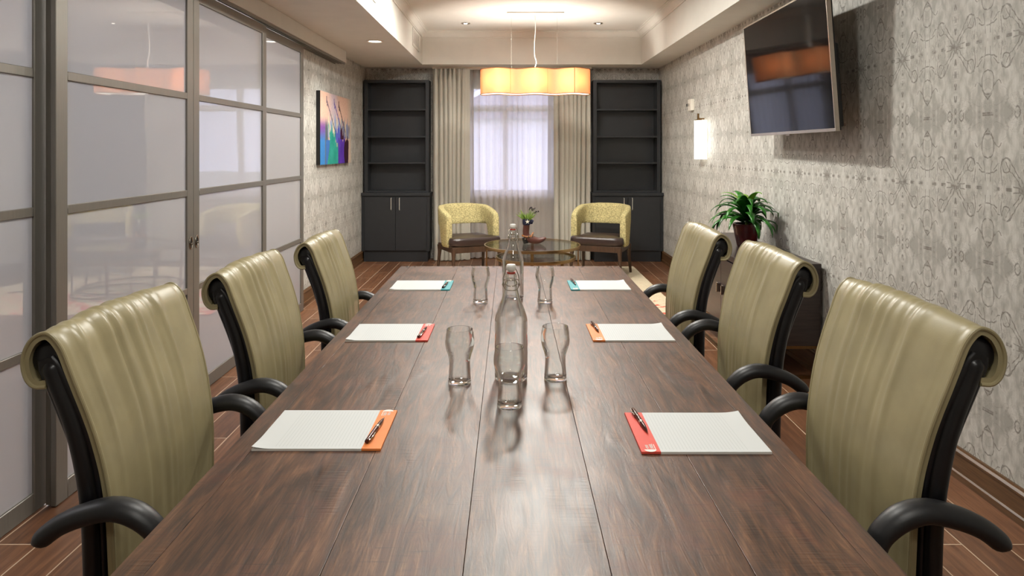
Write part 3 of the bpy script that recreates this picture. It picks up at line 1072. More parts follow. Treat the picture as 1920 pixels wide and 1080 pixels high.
# ------------------------------------------------------------------ glasses and bottles
def make_glass():
    o_ = [(0.0, 0.0), (0.0285, 0.0), (0.0314, 0.002), (0.0312, 0.012), (0.0298, 0.030), (0.0286, 0.050), (0.0290, 0.066), (0.0335, 0.083), (0.0385, 0.099), (0.0405, 0.115), (0.0398, 0.130), (0.0372, 0.144), (0.0358, 0.1515)]
    i_ = [(0.0348, 0.1520), (0.0342, 0.1510), (0.0357, 0.143), (0.0383, 0.129), (0.0389, 0.115), (0.0369, 0.099), (0.0319, 0.083), (0.0274, 0.066), (0.0270, 0.050), (0.0281, 0.030), (0.0288, 0.017), (0.0260, 0.0125), (0.012, 0.0105), (0.0, 0.0100)]
    op = [(p.x, p.z) for p in catmull([(r, 0, z) for r, z in o_[2:]], 44)]
    ip = [(p.x, p.z) for p in catmull([(r, 0, z) for r, z in i_[:-3]], 44)]
    return MB().lathe(o_[:2] + op + ip + i_[-3:], 56).build('drinking_glass', MAT['glass'], angle=60)


glasses = [
    (-0.002, 1.728, 'empty curved drinking glass standing in front of the near bottle'),
    (-0.141, 1.900, 'empty curved drinking glass on the door side of the near bottle'),
    (0.127, 1.930, 'empty curved drinking glass on the television side of the near bottle'),
    (-0.127, 2.900, 'empty curved drinking glass on the door side of the far bottle'),
    (0.147, 2.900, 'empty curved drinking glass on the television side of the far bottle'),
]
g0 = None
for x, y, lab in glasses:
    g = g0 = make_glass() if g0 is None else g0.copy()
    if g.name not in C.objects:
        C.objects.link(g)
    g.location = (x, y, TH + 0.0004)
    tag(g, lab, 'glass', 'drinking glasses on the conference table')


def make_bottle():
    root = thing('water_bottle', '', 'bottle')
    o_ = [(0.044, 0.0025), (0.0462, 0.010), (0.0465, 0.05), (0.0465, 0.155), (0.0455, 0.172), (0.040, 0.192), (0.030, 0.218), (0.0225, 0.242), (0.0175, 0.262), (0.0150, 0.275), (0.0148, 0.286), (0.0158, 0.289), (0.0158, 0.296), (0.0140, 0.2985)]
    i_ = [(0.0112, 0.2985), (0.0105, 0.29), (0.0118, 0.275), (0.0145, 0.262), (0.0195, 0.242), (0.027, 0.218), (0.037, 0.192), (0.0425, 0.172), (0.0435, 0.155), (0.0435, 0.05), (0.0430, 0.014)]
    op = [(p.x, p.z) for p in catmull([(r, 0, z) for r, z in o_], 60)]
    ip = [(p.x, p.z) for p in catmull([(r, 0, z) for r, z in i_], 50)]
    MB().lathe([(0.0, 0.006), (0.024, 0.004), (0.036, 0.0), (0.041, 0.0)] + op + ip + [(0.038, 0.009), (0.02, 0.012), (0.0, 0.0135)], 56).build('glass_body', MAT['glass'], root, angle=60)
    st = MB().lathe([(0.0, 0.3045), (0.0085, 0.3045), (0.0090, 0.309), (0.0128, 0.3095), (0.0140, 0.313), (0.0136, 0.322), (0.0115, 0.325), (0, 0.325)], 24).build('stopper', MAT['porcelain'], root)
    MB().lathe([(0.0, 0.2990), (0.0115, 0.2990), (0.0125, 0.3015), (0.0115, 0.3042), (0.0, 0.3042)], 24).build('gasket', MAT['rubber'], st)
    m = MB()
    ring = [(0.0168 * math.cos(2 * PI * k / 28), 0.0168 * math.sin(2 * PI * k / 28), 0.283) for k in range(29)]
    m.tube(ring, 0.0013, 8, ref=(0, 0, 1), cap=False)
    ring = [(0.0172 * math.cos(2 * PI * k / 28), 0.0172 * math.sin(2 * PI * k / 28), 0.272 + 0.006 * math.sin(2 * PI * k / 28)) for k in range(29)]
    m.tube(ring, 0.0015, 8, ref=(0, 0, 1), cap=False)
    for s in (-1, 1):
        m.tube(catmull([(s * 0.0165, 0, 0.283), (s * 0.0215, -0.004, 0.280), (s * 0.0228, -0.006, 0.268), (s * 0.0205, -0.002, 0.262)], 14), 0.0013, 8)
        m.tube(catmull([(s * 0.0222, -0.005, 0.270), (s * 0.0215, -0.002, 0.290), (s * 0.0165, 0, 0.305), (s * 0.0105, 0, 0.317)], 16), 0.0013, 8)
        m.tube(catmull([(s * 0.0205, -0.002, 0.262), (s * 0.018, -0.012, 0.258), (s * 0.010, -0.022, 0.256), (0, -0.024, 0.256)], 14), 0.0013, 8, ref=(0, 0, 1))
        m.lathe([(0, -0.0025), (0.0035, -0.0025), (0.0035, 0.0025), (0, 0.0025)], 12, M=Matrix.Translation((s * 0.0222, -0.005, 0.269)) @ Matrix.Rotation(R(90), 4, 'X'))
    m.build('wire_bail', MAT['steel'], root)
    return root


b1 = make_bottle()
b1.location = (0.002, 1.935, TH + 0.0004)
tag(b1, 'clear swing-top glass water bottle among the three near glasses', 'bottle', 'swing-top bottles on the conference table')
b2 = copy_tree(b1)
b2.location = (0.011, 2.985, TH + 0.0004)
b2.rotation_euler = (0, 0, R(20))
tag(b2, 'clear swing-top glass water bottle between the two far glasses', 'bottle', 'swing-top bottles on the conference table')

# ------------------------------------------------------------------ bookcases
YBC = 8.59


def make_bookcase(x0, x1, lab):
    xc = (x0 + x1) / 2
    hw = (x1 - x0) / 2
    root = thing('bookcase', lab, 'bookcase', (xc, YBC, 0), group='charcoal bookcases flanking the window')
    D = YB - 0.005 - YBC       # full depth
    U = 0.075                  # upper set back
    b = MB()
    b.span(-hw + 0.03, hw - 0.03, 0.02, D, 0.0, 0.13, 0.003)
    b.build('plinth', MAT['caseb'], root)
    b = MB()
    b.span(-hw + 0.006, hw - 0.006, 0.012, D, 0.13, 0.83, 0.002)
    b.build('base_cabinet', MAT['caseb'], root)
    MB().span(-hw, hw, -0.012, D, 0.83, 0.868, 0.004).build('counter', MAT['caseb'], root)
    for s in (-1, 1):
        x_in, x_out = s * 0.0025, s * (hw - 0.045)
        d = MB().span(min(x_in, x_out), max(x_in, x_out), -0.008, 0.0118, 0.145, 0.815, 0.002).build('door', MAT['caseb'], root)
        h = MB()
        xh = s * 0.052
        h.tube([(xh, -0.008, 0.655), (xh, -0.026, 0.660), (xh, -0.027, 0.80), (xh, -0.008, 0.805)], 0.0055, 8, ref=(1, 0, 0))
        h.build('handle', MAT['nickel'], d)
    uw = hw - 0.022
    b = MB()
    b.span(-uw, -uw + 0.045, U, D, 0.868, 2.298, 0.002)
    b.span(uw - 0.045, uw, U, D, 0.868, 2.298, 0.002)
    b.span(-uw + 0.045, uw - 0.045, U, D, 2.262, 2.298, 0.002)
    b.span(-uw + 0.045, uw - 0.045, U + 0.004, D, 0.868, 0.892, 0.002)
    b.build('upper_carcass', MAT['caseb'], root, weld=False)
    MB().span(-uw + 0.045, uw - 0.045, D - 0.012, D - 0.002, 0.892, 2.262).build('back_panel', MAT['caseb2'], root)
    for z in (1.254, 1.588, 1.932):
        MB().span(-uw + 0.0455, uw - 0.0455, U + 0.006, D - 0.0125, z - 0.022, z, 0.002).build('shelf', MAT['caseb'], root)


make_bookcase(XL + 0.001, -1.012, 'tall empty charcoal bookcase with cupboard base, next to the painting')
make_bookcase(1.030, XR - 0.001, 'tall empty charcoal bookcase with cupboard base, next to the wall sconce')

# ------------------------------------------------------------------ curtains
def drape(name, x0, x1, y, z0, z1, pleats, amp, mat, seed, lab, cat, grp=None, head=True, flat_side=0):
    q = random.Random(seed)
    ph = [q.uniform(-0.5, 0.5) for _ in range(8)]
    m = MB()
    nx = pleats * 14
    W = x1 - x0

    def fn(u, v):
        z = z0 + (z1 - z0) * v
        t = u + 0.010 * math.sin(9 * u + ph[0] + 1.5 * v) + 0.006 * math.sin(23 * u + ph[1])
        a = 2 * PI * pleats * t
        pin = sstep(0.90, 1.0, v) if head else 0
        A = amp * (0.75 + 0.35 * math.sin(5 * u + ph[2]) + 0.15 * math.sin(13 * u + ph[3] + 2 * v)) * (1 - 0.55 * pin)
        if flat_side:
            e = u if flat_side < 0 else 1 - u
            A *= 0.18 + 0.82 * sstep(0.10, 0.26, e)
        sh = math.sin(a)
        yy = y + A * (sh + 0.14 * math.sin(2 * a + ph[4])) + 0.010 * math.sin(3 * u + 2 * v + ph[5])
        x = x0 + W * u + 0.35 * A * math.cos(a) * (1 - 0.6 * pin)
        x += 0.02 * (1 - v) * math.sin(PI * u * 2 + ph[6])
        if v < 0.02:
            z += 0.004 * math.sin(a + 1)
        return (min(max(x, x0 - 0.004), x1 + 0.004), yy, z)
    m.grid(fn, nx, 44)
    o = m.build(name, mat, angle=180)
    tag(o, lab, cat, grp)
    return o


drape('drape', -0.995, -0.515, 8.700, 0.012, 2.445, 8, 0.074, MAT['drape'], 2, 'taupe linen drape hanging beside the bookcase by the painting', 'curtain', 'linen drapes at the window', flat_side=1)
drape('drape', 0.545, 1.012, 8.700, 0.012, 2.445, 8, 0.074, MAT['drape'], 9, 'taupe linen drape hanging behind the far end of the pendant lamp', 'curtain', 'linen drapes at the window', flat_side=-1)
drape('sheer_curtain', -0.56, 0.64, 8.828, 0.015, 2.44, 15, 0.019, MAT['sheer'], 4, 'gauzy white sheer curtain drawn across the window', 'curtain', head=False)
tag(MB().span(-1.0, 1.04, 8.715, 8.86, 2.445, 2.4695, 0.002).build('curtain_track', MAT['whitep']), 'slim white curtain track under the ceiling over the window', 'curtain track')

# ------------------------------------------------------------------ armchairs
def make_armchair():
    """local frame: faces -y, width along x; origin on the floor under the seat centre"""
    root = thing('armchair', '', 'armchair')
    HWX = 0.272
    # plan path of the upholstered band: arm front -> around the back -> arm front
    pl = [(-HWX - 0.005, -0.155), (-HWX - 0.012, -0.04), (-HWX - 0.005, 0.08), (-HWX + 0.03, 0.185), (-0.14, 0.255), (0, 0.272), (0.14, 0.255), (HWX - 0.03, 0.185), (HWX + 0.005, 0.08), (HWX + 0.012, -0.04), (HWX + 0.005, -0.155)]
    N = 96
    pp = catmull([(x, y, 0) for x, y in pl], N + 1)
    L = [0.0]
    for a, b in zip(pp, pp[1:]):
        L.append(L[-1] + (b - a).length)
    tot = L[-1]
    TH_ = 0.036
    m = MB()

    def band(u, v):
        i = round(u * N)
        p = pp[i]
        tg = (pp[min(i + 1, N)] - pp[max(i - 1, 0)]).normalized()
        n = Vector((tg.y, -tg.x, 0))
        e = min(L[i], tot - L[i])
        zt = interp([(0, 0.665), (0.02, 0.685), (0.10, 0.712), (0.30, 0.762), (0.5, 0.775), (0.8, 0.78)], e)
        zb = 0.335 + 0.215 * sstep(0.125, 0.225, e)
        zc, hz = (zt + zb) / 2, (zt - zb) / 2
        th = TH_ * (0.86 + 0.14 * sstep(0, 0.03, e))
        a = 2 * PI * v
        cx, sy = math.cos(a), math.sin(a)
        k = (abs(cx) ** 7 + abs(sy) ** 7) ** (-1 / 7)
        bulge = 1 + 0.06 * (1 - abs(sy * k) ** 2)
        lean = 0.055 * (sy * k) * sstep(0.2, 0.5, e)        # the back leans out a little
        q = p + n * (cx * k * th * bulge) + Vector((0, lean * 0.7, zc + sy * k * hz))
        return q
    m.grid(band, N, 40, closed_v=True)
    m.add([band(0, k / 40) for k in range(40)], [tuple(range(40))])
    m.add([band(1, k / 40) for k in range(40)], [tuple(range(40))])
    m.build('backrest', MAT['ups'], root, angle=50)
    m = MB()

    def cush(u, v):
        a = 2 * PI * u
        cx, sy = math.cos(a), math.sin(a)
        k = (abs(cx) ** 6 + abs(sy) ** 6) ** (-1 / 6)
        rx = 0.305 - 0.080 * sstep(-0.16, -0.06, sy * k * 0.25)
        rr = [(0.0, 0.0), (0.93, 0.0), (0.985, 0.014), (1.0, 0.035), (0.99, 0.070), (0.95, 0.088), (0.6, 0.098), (0.0, 0.102)]
        t = v * (len(rr) - 1)
        i = min(int(t), len(rr) - 2)
        f = t - i
        r = rr[i][0] + (rr[i + 1][0] - rr[i][0]) * f
        z = rr[i][1] + (rr[i + 1][1] - rr[i][1]) * f
        return (cx * k * rx * r, sy * k * 0.25 * r - 0.045, 0.352 + z)
    m.grid(cush, 72, 28, closed_u=True)
    m.build('seat_cushion', MAT['brownl'], root, angle=60)
    m = MB()
    m.span(-0.285, 0.285, -0.280, -0.245, 0.285, 0.352, 0.008)
    m.span(-0.285, -0.25, -0.25, 0.20, 0.285, 0.352, 0.008)
    m.span(0.25, 0.285, -0.25, 0.20, 0.285, 0.352, 0.008)
    m.span(-0.24, 0.24, 0.175, 0.205, 0.285, 0.352, 0.008)
    m.span(-0.24, 0.24, -0.25, 0.18, 0.330, 0.3515)
    m.build('seat_frame', MAT['darkwood'], root, weld=False)
    for sx in (-1, 1):
        for sy in (-1, 1):
            x0, y0 = sx * 0.267, -0.262 if sy < 0 else 0.188
            dx, dy = sx * 0.012, -0.012 if sy < 0 else 0.045
            pts = catmull([(x0, y0, 0.330), (x0, y0, 0.27), (x0 + dx * 0.3, y0 + dy * 0.3, 0.18), (x0 + dx, y0 + dy, 0.0)], 12)
            M = MB()
            rs = [interp([(0, 0.030), (3, 0.026), (5, 0.021), (11, 0.0145)], k) for k in range(12)]
            M.tube(pts, rs, 8, ref=(1, 0, 0))
            M.build('leg', MAT['darkwood'], root, angle=50)
    return root


a1 = make_armchair()
ALAB = ['mustard tweed armchair with brown leather seat, by the bookcase near the painting', 'mustard tweed armchair with brown leather seat, in front of the bookcase near the sconce']
a1.location = (-0.475, 7.637, 0.0165)
a1.rotation_euler = (0, 0, R(25))
tag(a1, ALAB[0], 'armchair', 'mustard armchairs facing the coffee table')
a2 = copy_tree(a1)
a2.location = (1.024, 7.673, 0.0165)
a2.rotation_euler = (0, 0, R(-22))
tag(a2, ALAB[1], 'armchair', 'mustard armchairs facing the coffee table')

# ------------------------------------------------------------------ coffee tables (nested pair)
def coffee(x, y, r, z, ang, lab, legw):
    root = thing('coffee_table', lab, 'coffee table', (x, y, 0.0145), 0, 'nested round glass coffee tables')
    MB().lathe([(0, z - 0.010), (r - 0.012, z - 0.010), (r - 0.012, z), (0, z)], 72).build('glass_top', MAT['topglass'], root)
    MB().lathe([(r - 0.012, z - 0.026), (r, z - 0.026), (r + 0.001, z - 0.012), (r, z + 0.002), (r - 0.012, z + 0.002), (r - 0.012, z - 0.026)], 72).build('rim', MAT['gold'], root, angle=30)
    ring = [((r - 0.03) * math.cos(2 * PI * k / 48), (r - 0.03) * math.sin(2 * PI * k / 48), 0.022) for k in range(49)]
    MB().tube(ring, 0.010, 8, ref=(0, 0, 1), cap=False).build('base_ring', MAT['bronze'], root)
    for k in range(4):
        a = ang + k * PI / 2
        M = Matrix.Translation(((r - 0.024) * math.cos(a), (r - 0.024) * math.sin(a), 0)) @ Matrix.Rotation(a, 4, 'Z')
        MB().box((0, 0, (z - 0.02) / 2), (0.014, legw, z - 0.02), 0.003, M=M).build('leg', MAT['bronze'], root)


coffee(0.222, 6.93, 0.488, 0.436, R(178), 'larger taller round glass coffee table with gold rim', 0.03)
coffee(0.246, 6.64, 0.388, 0.362, R(40), 'smaller round glass table nested under the taller coffee table', 0.024)

# boot planter on the coffee table
bx, by, bz = 0.165, 6.98, 0.4545
boot = thing('boot_planter', 'brown cowboy boot planter with star cuff on the glass coffee table', 'planter', (bx, by, bz), 0)
m = MB()
pth = catmull([(0.000, 0, 0.225), (-0.002, 0, 0.170), (-0.006, 0, 0.115), (0.000, 0, 0.075), (0.028, 0, 0.050), (0.070, 0, 0.034), (0.115, 0, 0.028), (0.155, 0, 0.036), (0.186, 0, 0.050), (0.200, 0, 0.058)], 48)
rad = [interp([(0, 0.033), (12, 0.032), (18, 0.036), (22, 0.042), (26, 0.040), (32, 0.032), (37, 0.025), (42, 0.017), (45, 0.010), (47, 0.003)], k) for k in range(48)]
m.tube(pth, rad, 20, flat=0.92)
m.build('boot_shaft', leather('boot_leather', (82, 42, 32), 0.4), boot, angle=60)
m = MB()
m.tube([(-0.012, 0, 0.058), (-0.010, 0, 0.030), (-0.004, 0, 0.001)], [0.036, 0.031, 0.027], 18, flat=0.9)
m.tube(catmull([(0.055, 0, 0.012), (0.085, 0, 0.0065), (0.120, 0, 0.006), (0.150, 0, 0.016), (0.185, 0, 0.036)], 18), [0.006] * 18, 10, flat=3.6)
m.build('sole', MAT['tvblack'], boot)
m = MB()
m.lathe([(0.028, 0.198), (0.037, 0.190), (0.041, 0.205), (0.042, 0.235), (0.040, 0.252), (0.032, 0.252), (0.030, 0.23)], 28, (0.0, 0, 0))
m.tube([(0.030, 0, 0.222), (0.052, 0, 0.220), (0.066, 0, 0.214)], [0.026, 0.025, 0.020], 14)
cuff = m.build('cuff', plain('navy_suede', (24, 26, 52), 0.8, grain=0.2), boot, angle=50)
star = []
for k in range(10):
    a = PI / 2 + k * PI / 5
    rr_ = 0.024 if k % 2 == 0 else 0.0095
    star.append((rr_ * math.cos(a), rr_ * math.sin(a)))
M = Matrix.Translation((0.008, -0.0425, 0.226)) @ Matrix.Rotation(R(90), 4, 'X')
MB().prism(star, -0.002, 0.004, M).build('star', plain('cream_star', (226, 220, 200), 0.5, grain=0.05), cuff)
m = MB()
m.tube(catmull([(-0.046, 0, 0.080), (-0.03, -0.036, 0.078), (0.005, -0.042, 0.072), (0.040, -0.036, 0.074), (0.062, -0.012, 0.080), (0.068, 0, 0.082), (0.062, 0.012, 0.080), (0.04, 0.036, 0.074), (0.0, 0.040, 0.074), (-0.03, 0.034, 0.078), (-0.046, 0, 0.080)], 40), 0.004, 8, ref=(0, 0, 1), flat=2.2, cap=False)
m.tube(catmull([(0.045, -0.034, 0.070), (0.055, -0.024, 0.094), (0.066, -0.008, 0.108), (0.070, 0.0, 0.110)], 12), 0.005, 8, ref=(1, 0, 0), flat=1.8)
hn = m.build('harness', plain('tan_strap', (140, 88, 44), 0.5, grain=0.2), boot)
m = MB()
for q in ((0.020, -0.046, 0.073), (0.062, -0.032, 0.076), (-0.014, -0.041, 0.050)):
    m.lathe([(0, 0.004), (0.005, 0.003), (0.007, 0)], 14, M=Matrix.Translation(q) @ Matrix.Rotation(R(90), 4, 'X'))
m.build('stud', MAT['chrome'], hn)
pl_ = thing('succulent_plant', 'spiky green succulent and dark sprigs growing from the boot planter', 'plant', (bx + 0.004, by, bz + 0.205), 0)
q = random.Random(8)
m = MB()
for k in range(46):
    a = q.uniform(0, 2 * PI)
    el = q.uniform(0.6, 1.4)
    Lg = q.uniform(0.08, 0.14)
    d = Vector((math.cos(a) * math.cos(el), math.sin(a) * math.cos(el), math.sin(el)))
    s = Vector((0.012 * math.cos(a), 0.012 * math.sin(a), 0.015))
    m.tube([s, s + d * Lg * 0.5 + Vector((0, 0, 0.006)), s + d * Lg], [0.0045, 0.004, 0.0006], 6, ref=(0.3, 0.2, 1), flat=1.6)
m.build('leaves', MAT['grass'], pl_)
for tip in ((0.075, -0.01, 0.145), (0.115, 0.0, 0.115), (0.045, 0.0, 0.155)):
    st = MB()
    cp_ = catmull([(0.01, 0, 0.02), (tip[0] * 0.4, tip[1], tip[2] * 0.7), (tip[0] * 0.75, tip[1], tip[2] * 0.95), tip], 16)
    st.tube(cp_, 0.0013, 6)
    so = st.build('sprig', MAT['grass'], pl_)
    m = MB()
    for k in range(9):
        p = cp_[9 + k % 7] + Vector((q.uniform(-.008, .008), q.uniform(-.01, .01), q.uniform(-.010, .010)))
        m.lathe([(0, -0.006), (0.005, -0.003), (0.006, 0.001), (0.003, 0.006), (0, 0.007)], 8, tuple(p))
    m.build('blossoms', MAT['blossom'], so)

# ------------------------------------------------------------------ rug
def make_rug():
    x0, x1, y0, y1 = -1.05, 1.475, 5.80, 8.19
    q = random.Random(21)
    nx, ny = 150, 170
    col_base = lin(214, 200, 172)[:3]
    spots = [(q.uniform(x0, x1), q.uniform(5.35, 6.75), q.uniform(0.04, 0.13), q.uniform(0.012, 0.03), q.uniform(0.2, 1.1)) for _ in range(120)]
    m = MB()
    m.grid(lambda u, v: (x0 + (x1 - x0) * u, y0 + (y1 - y0) * v, 0.012 + 0.001 * math.sin(70 * u) * math.sin(90 * v)), nx, ny)
    top = len(m.v)
    m.span(x0, x1, y0, y1, 0.001, 0.0118)
    o = m.build('area_rug', attr_mat('rug_wool', 0.95), weld=False, angle=60)
    at = o.data.color_attributes.new('tint', 'FLOAT_COLOR', 'POINT')
    for i, v in enumerate(o.data.vertices):
        x, y = v.co.x, v.co.y
        c_ = col_base
        if y < 6.72 and x < x1 - 0.02:
            for sx, sy, a, b, r in spots:
                dx, dy = x - sx, y - sy
                e = (dx * math.cos(r) + dy * math.sin(r)) / a
                f = (-dx * math.sin(r) + dy * math.cos(r)) / b
                if e * e + f * f < 1:
                    c_ = lin(206, 74, 58)[:3]
                    break
        elif abs(y - 6.75) < 0.03 and 0.9 < x < 1.42 or abs(y - 8.02) < 0.02 and x > 1.2 and x < 1.42:
            c_ = lin(40, 34, 32)[:3]
        at.data[i].color = (*c_, 1)
    tag(o, 'cream area rug with red dashes under the armchairs and coffee table', 'rug')


make_rug()

# ------------------------------------------------------------------ sideboard and potted plant
sb = thing('sideboard', 'dark espresso sideboard on thin metal sled base against the patterned wall', 'sideboard', (1.68, 4.98, 0))
SX0, SX1, SY0, SY1 = -0.225, 0.225, -0.79, 0.79
m = MB()
m.span(SX0 + 0.02, SX1, SY0, SY1, 0.205, 0.675, 0.003)
m.build('body', MAT['cred'], sb)
MB().span(SX0 - 0.006, SX1 + 0.002, SY0 - 0.006, SY1 + 0.006, 0.675, 0.711, 0.003).build('top_panel', MAT['cred'], sb)
for k in range(3):
    ya = SY0 + 0.015 + k * 0.5167
    yb = ya + 0.5135
    d = MB().span(SX0, SX0 + 0.0195, ya, yb, 0.215, 0.662, 0.002).build('door', MAT['cred'], sb)
    yh = yb - 0.05 if k != 1 else ya + 0.05
    h = MB()
    h.span(SX0 - 0.006, SX0 - 0.0002, yh - 0.03, yh + 0.03, 0.425, 0.485, 0.001)
    h.span(SX0 - 0.024, SX0 - 0.006, yh - 0.03, yh - 0.018, 0.425, 0.485, 0.001)
    h.build('handle', MAT['steel'], d, weld=False)
m = MB()
m.span(SX0 + 0.01, SX1, SY0 + 0.01, SY0 + 0.03, 0.185, 0.2045)
m.span(SX0 + 0.01, SX1, SY1 - 0.03, SY1 - 0.01, 0.185, 0.2045)
m.span(SX0 + 0.01, SX0 + 0.03, SY0 + 0.03, SY1 - 0.03, 0.185, 0.2045)
m.span(SX0 + 0.01, SX1, SY0 + 0.01, SY0 + 0.03, 0.0, 0.02)
m.span(SX0 + 0.01, SX1, SY1 - 0.03, SY1 - 0.01, 0.0, 0.02)
m.span(SX0 + 0.01, SX0 + 0.03, SY0 + 0.03, SY1 - 0.03, 0.0, 0.02)
for x in (SX0 + 0.02, SX1 - 0.012):
    for y in (SY0 + 0.02, SY1 - 0.02):
        m.span(x - 0.01, x + 0.01, y - 0.01, y + 0.01, 0.02, 0.185)
m.build('sled_base', MAT['bronze'], sb, weld=False)

pp_ = thing('potted_plant', 'leafy green plant in a glossy maroon pot on the sideboard', 'plant', (1.712, 4.95, 0.7112))
MB().lathe([(0, 0), (0.062, 0), (0.066, 0.004), (0.082, 0.075), (0.094, 0.140), (0.097, 0.156), (0.097, 0.166), (0.090, 0.166), (0.088, 0.150), (0.086, 0.142)], 44).build('pot', MAT['pot'], pp_, angle=50)
MB().lathe([(0.0, 0.150), (0.05, 0.147), (0.0875, 0.142)], 32).build('soil', MAT['soil'], pp_)
q = random.Random(14)


def leaf(mb, base, az, el, L, W, droop):
    n = 14
    p = Vector(base)
    e = el
    rows = []
    side = Vector((-math.sin(az), math.cos(az), 0))
    for k in range(n + 1):
        s = k / n
        d = Vector((math.cos(az) * math.cos(e), math.sin(az) * math.cos(e), math.sin(e)))
        up = side.cross(d)
        w = W * (math.sin(PI * min(1, s * 0.94 + 0.06) ** 0.72) ** 0.85) * 0.5 + 0.0008
        rows.append([p + side * w * t - up * (0.28 * w * (1 - abs(t))) for t in (-1, -0.5, 0, 0.5, 1)])
        p = p + d * (L / n)
        e -= droop * (0.35 + 1.5 * s) / n
    vs = [v for r in rows for v in r]
    for v in vs:                       # keep clear of the wall and the sideboard top
        if v.x > 0.198:
            v.x = 0.198 - 0.02 * (v.x - 0.198)
        rr = math.hypot(v.x, v.y)
        v.z = max(v.z, 0.006)
    fs = []
    for i in range(n):
        for j in range(4):
            fs.append((i * 5 + j, i * 5 + j + 1, (i + 1) * 5 + j + 1, (i + 1) * 5 + j))
    mb.add(vs, fs)


ml, mk = MB(), MB()
for k in range(46):
    az = k * 2.39996 + q.uniform(-0.3, 0.3)
    lev = k / 46
    el = 0.30 + 0.95 * lev + q.uniform(-0.12, 0.12)
    L = q.uniform(0.30, 0.40) * (1 - 0.35 * lev)
    if math.cos(az) > 0.5:
        L *= 0.80
    W = q.uniform(0.046, 0.068)
    leaf(mk if lev > 0.90 else ml, (0.012 * math.cos(az), 0.012 * math.sin(az), 0.165 + 0.11 * lev), az, el, L, W, q.uniform(1.6, 2.5))
ml.build('leaves', MAT['leaf'], pp_, angle=180, solid=0.0008)
mk.build('new_leaves', MAT['leafl'], pp_, angle=180, solid=0.0008)
MB().tube([(0, 0, 0.145), (0.002, 0, 0.2), (0, 0.002, 0.29)], [0.012, 0.011, 0.007], 10).build('stem', MAT['grass'], pp_)

# ------------------------------------------------------------------ television
W_, H_ = 1.35, 0.79
tv = thing('television', 'large black flat television tilted down on the patterned wall', 'television', (1.710, 4.292, 1.902))
yaw, tilt = -0.019, 0.072
uu = Vector((math.sin(yaw), -math.cos(yaw), 0))
nn = Vector((-math.cos(yaw), -math.sin(yaw), 0))
vv = Vector((0, 0, 1)) * math.cos(tilt) + nn * math.sin(tilt)
n2 = uu.cross(vv)
Mtv = Matrix((uu, vv, n2)).transposed().to_4x4()    # local x = width, y = up, z = towards the room
zs = 1 if n2.dot(nn) > 0 else -1
m = MB()
b_ = 0.009
m.span(-W_ / 2, W_ / 2, H_ / 2 - b_, H_ / 2, -0.022 * zs, 0.002 * zs, 0.001, 1)
m.span(-W_ / 2, W_ / 2, -H_ / 2, -H_ / 2 + 0.018, -0.022 * zs, 0.002 * zs, 0.001, 1)
m.span(-W_ / 2, -W_ / 2 + b_, -H_ / 2 + 0.018, H_ / 2 - b_, -0.022 * zs, 0.002 * zs, 0.001, 1)
m.span(W_ / 2 - b_, W_ / 2, -H_ / 2 + 0.018, H_ / 2 - b_, -0.022 * zs, 0.002 * zs, 0.001, 1)
m.span(-0.03, 0.03, -H_ / 2 - 0.008, -H_ / 2, -0.02 * zs, -0.004 * zs, 0.001, 1)
m.v = [tuple(Mtv @ Vector(v)) for v in m.v]
m.build('bezel', MAT['tvsilver'], tv, weld=False)
m = MB().span(-W_ / 2 + b_, W_ / 2 - b_, -H_ / 2 + 0.018, H_ / 2 - b_, -0.006 * zs, 0.0 * zs)
m.v = [tuple(Mtv @ Vector(v)) for v in m.v]
m.build('screen', MAT['screen'], tv)
m = MB()
m.span(-W_ / 2 + 0.004, W_ / 2 - 0.004, -H_ / 2 + 0.004, H_ / 2 - 0.004, -0.032 * zs, -0.0225 * zs, 0.003, 1)
m.span(-W_ / 2 + 0.03, W_ / 2 - 0.03, -H_ / 2 + 0.02, 0.08, -0.062 * zs, -0.032 * zs, 0.012, 2)
m.v = [tuple(Mtv @ Vector(v)) for v in m.v]
m.build('back_housing', MAT['tvblack'], tv, weld=False)
wm = thing('wall_mount', 'black bracket holding the television off the patterned wall', 'bracket', (1.93, 4.30, 1.90))
m = MB()
m.span(-0.022, -0.0005, -0.24, 0.24, -0.19, 0.19, 0.003)
m.build('wall_plate', MAT['tvblack'], wm)
m = MB()
m.span(-0.135, -0.022, -0.20, -0.17, -0.04, 0.04, 0.003)
m.span(-0.135, -0.022, 0.17, 0.20, -0.04, 0.04, 0.003)
m.build('arm', MAT['tvblack'], wm, weld=False)

# ------------------------------------------------------------------ wall sconce and alarm
sc = thing('wall_sconce', 'lit white opal wall sconce with a dark finial', 'sconce', (XR, 6.80, 1.51))
m = MB()
pf = [(-0.004, -0.115)] + [(-0.030 - 0.062 * math.sin(a) ** 0.8, -0.115 * math.cos(a)) for a in [PI * k / 20 for k in range(21)]] + [(-0.004, 0.115)]
m.prism(pf, -0.192, 0.192)
m.build('diffuser', MAT['sconce'], sc, angle=30)
m = MB()
m.span(-0.085, -0.03, -0.03, 0.03, 0.1925, 0.204, 0.002)
m.span(-0.068, -0.050, -0.010, 0.010, 0.204, 0.262, 0.002)
m.span(-0.06, -0.001, -0.012, 0.012, 0.204, 0.216, 0.002)
m.build('finial', MAT['bronze'], sc, weld=False)
MB().span(-0.004, -0.0005, -0.10, 0.10, -0.18, 0.18).build('back_plate', MAT['bronze'], sc)
lamp('sconce_glow', 'AREA', (XR - 0.11, 6.80, 1.51), 3, WARM, (0, R(-90), 0), shape='RECTANGLE', size=0.36, size_y=0.2).data.cycles.cast_shadow = True

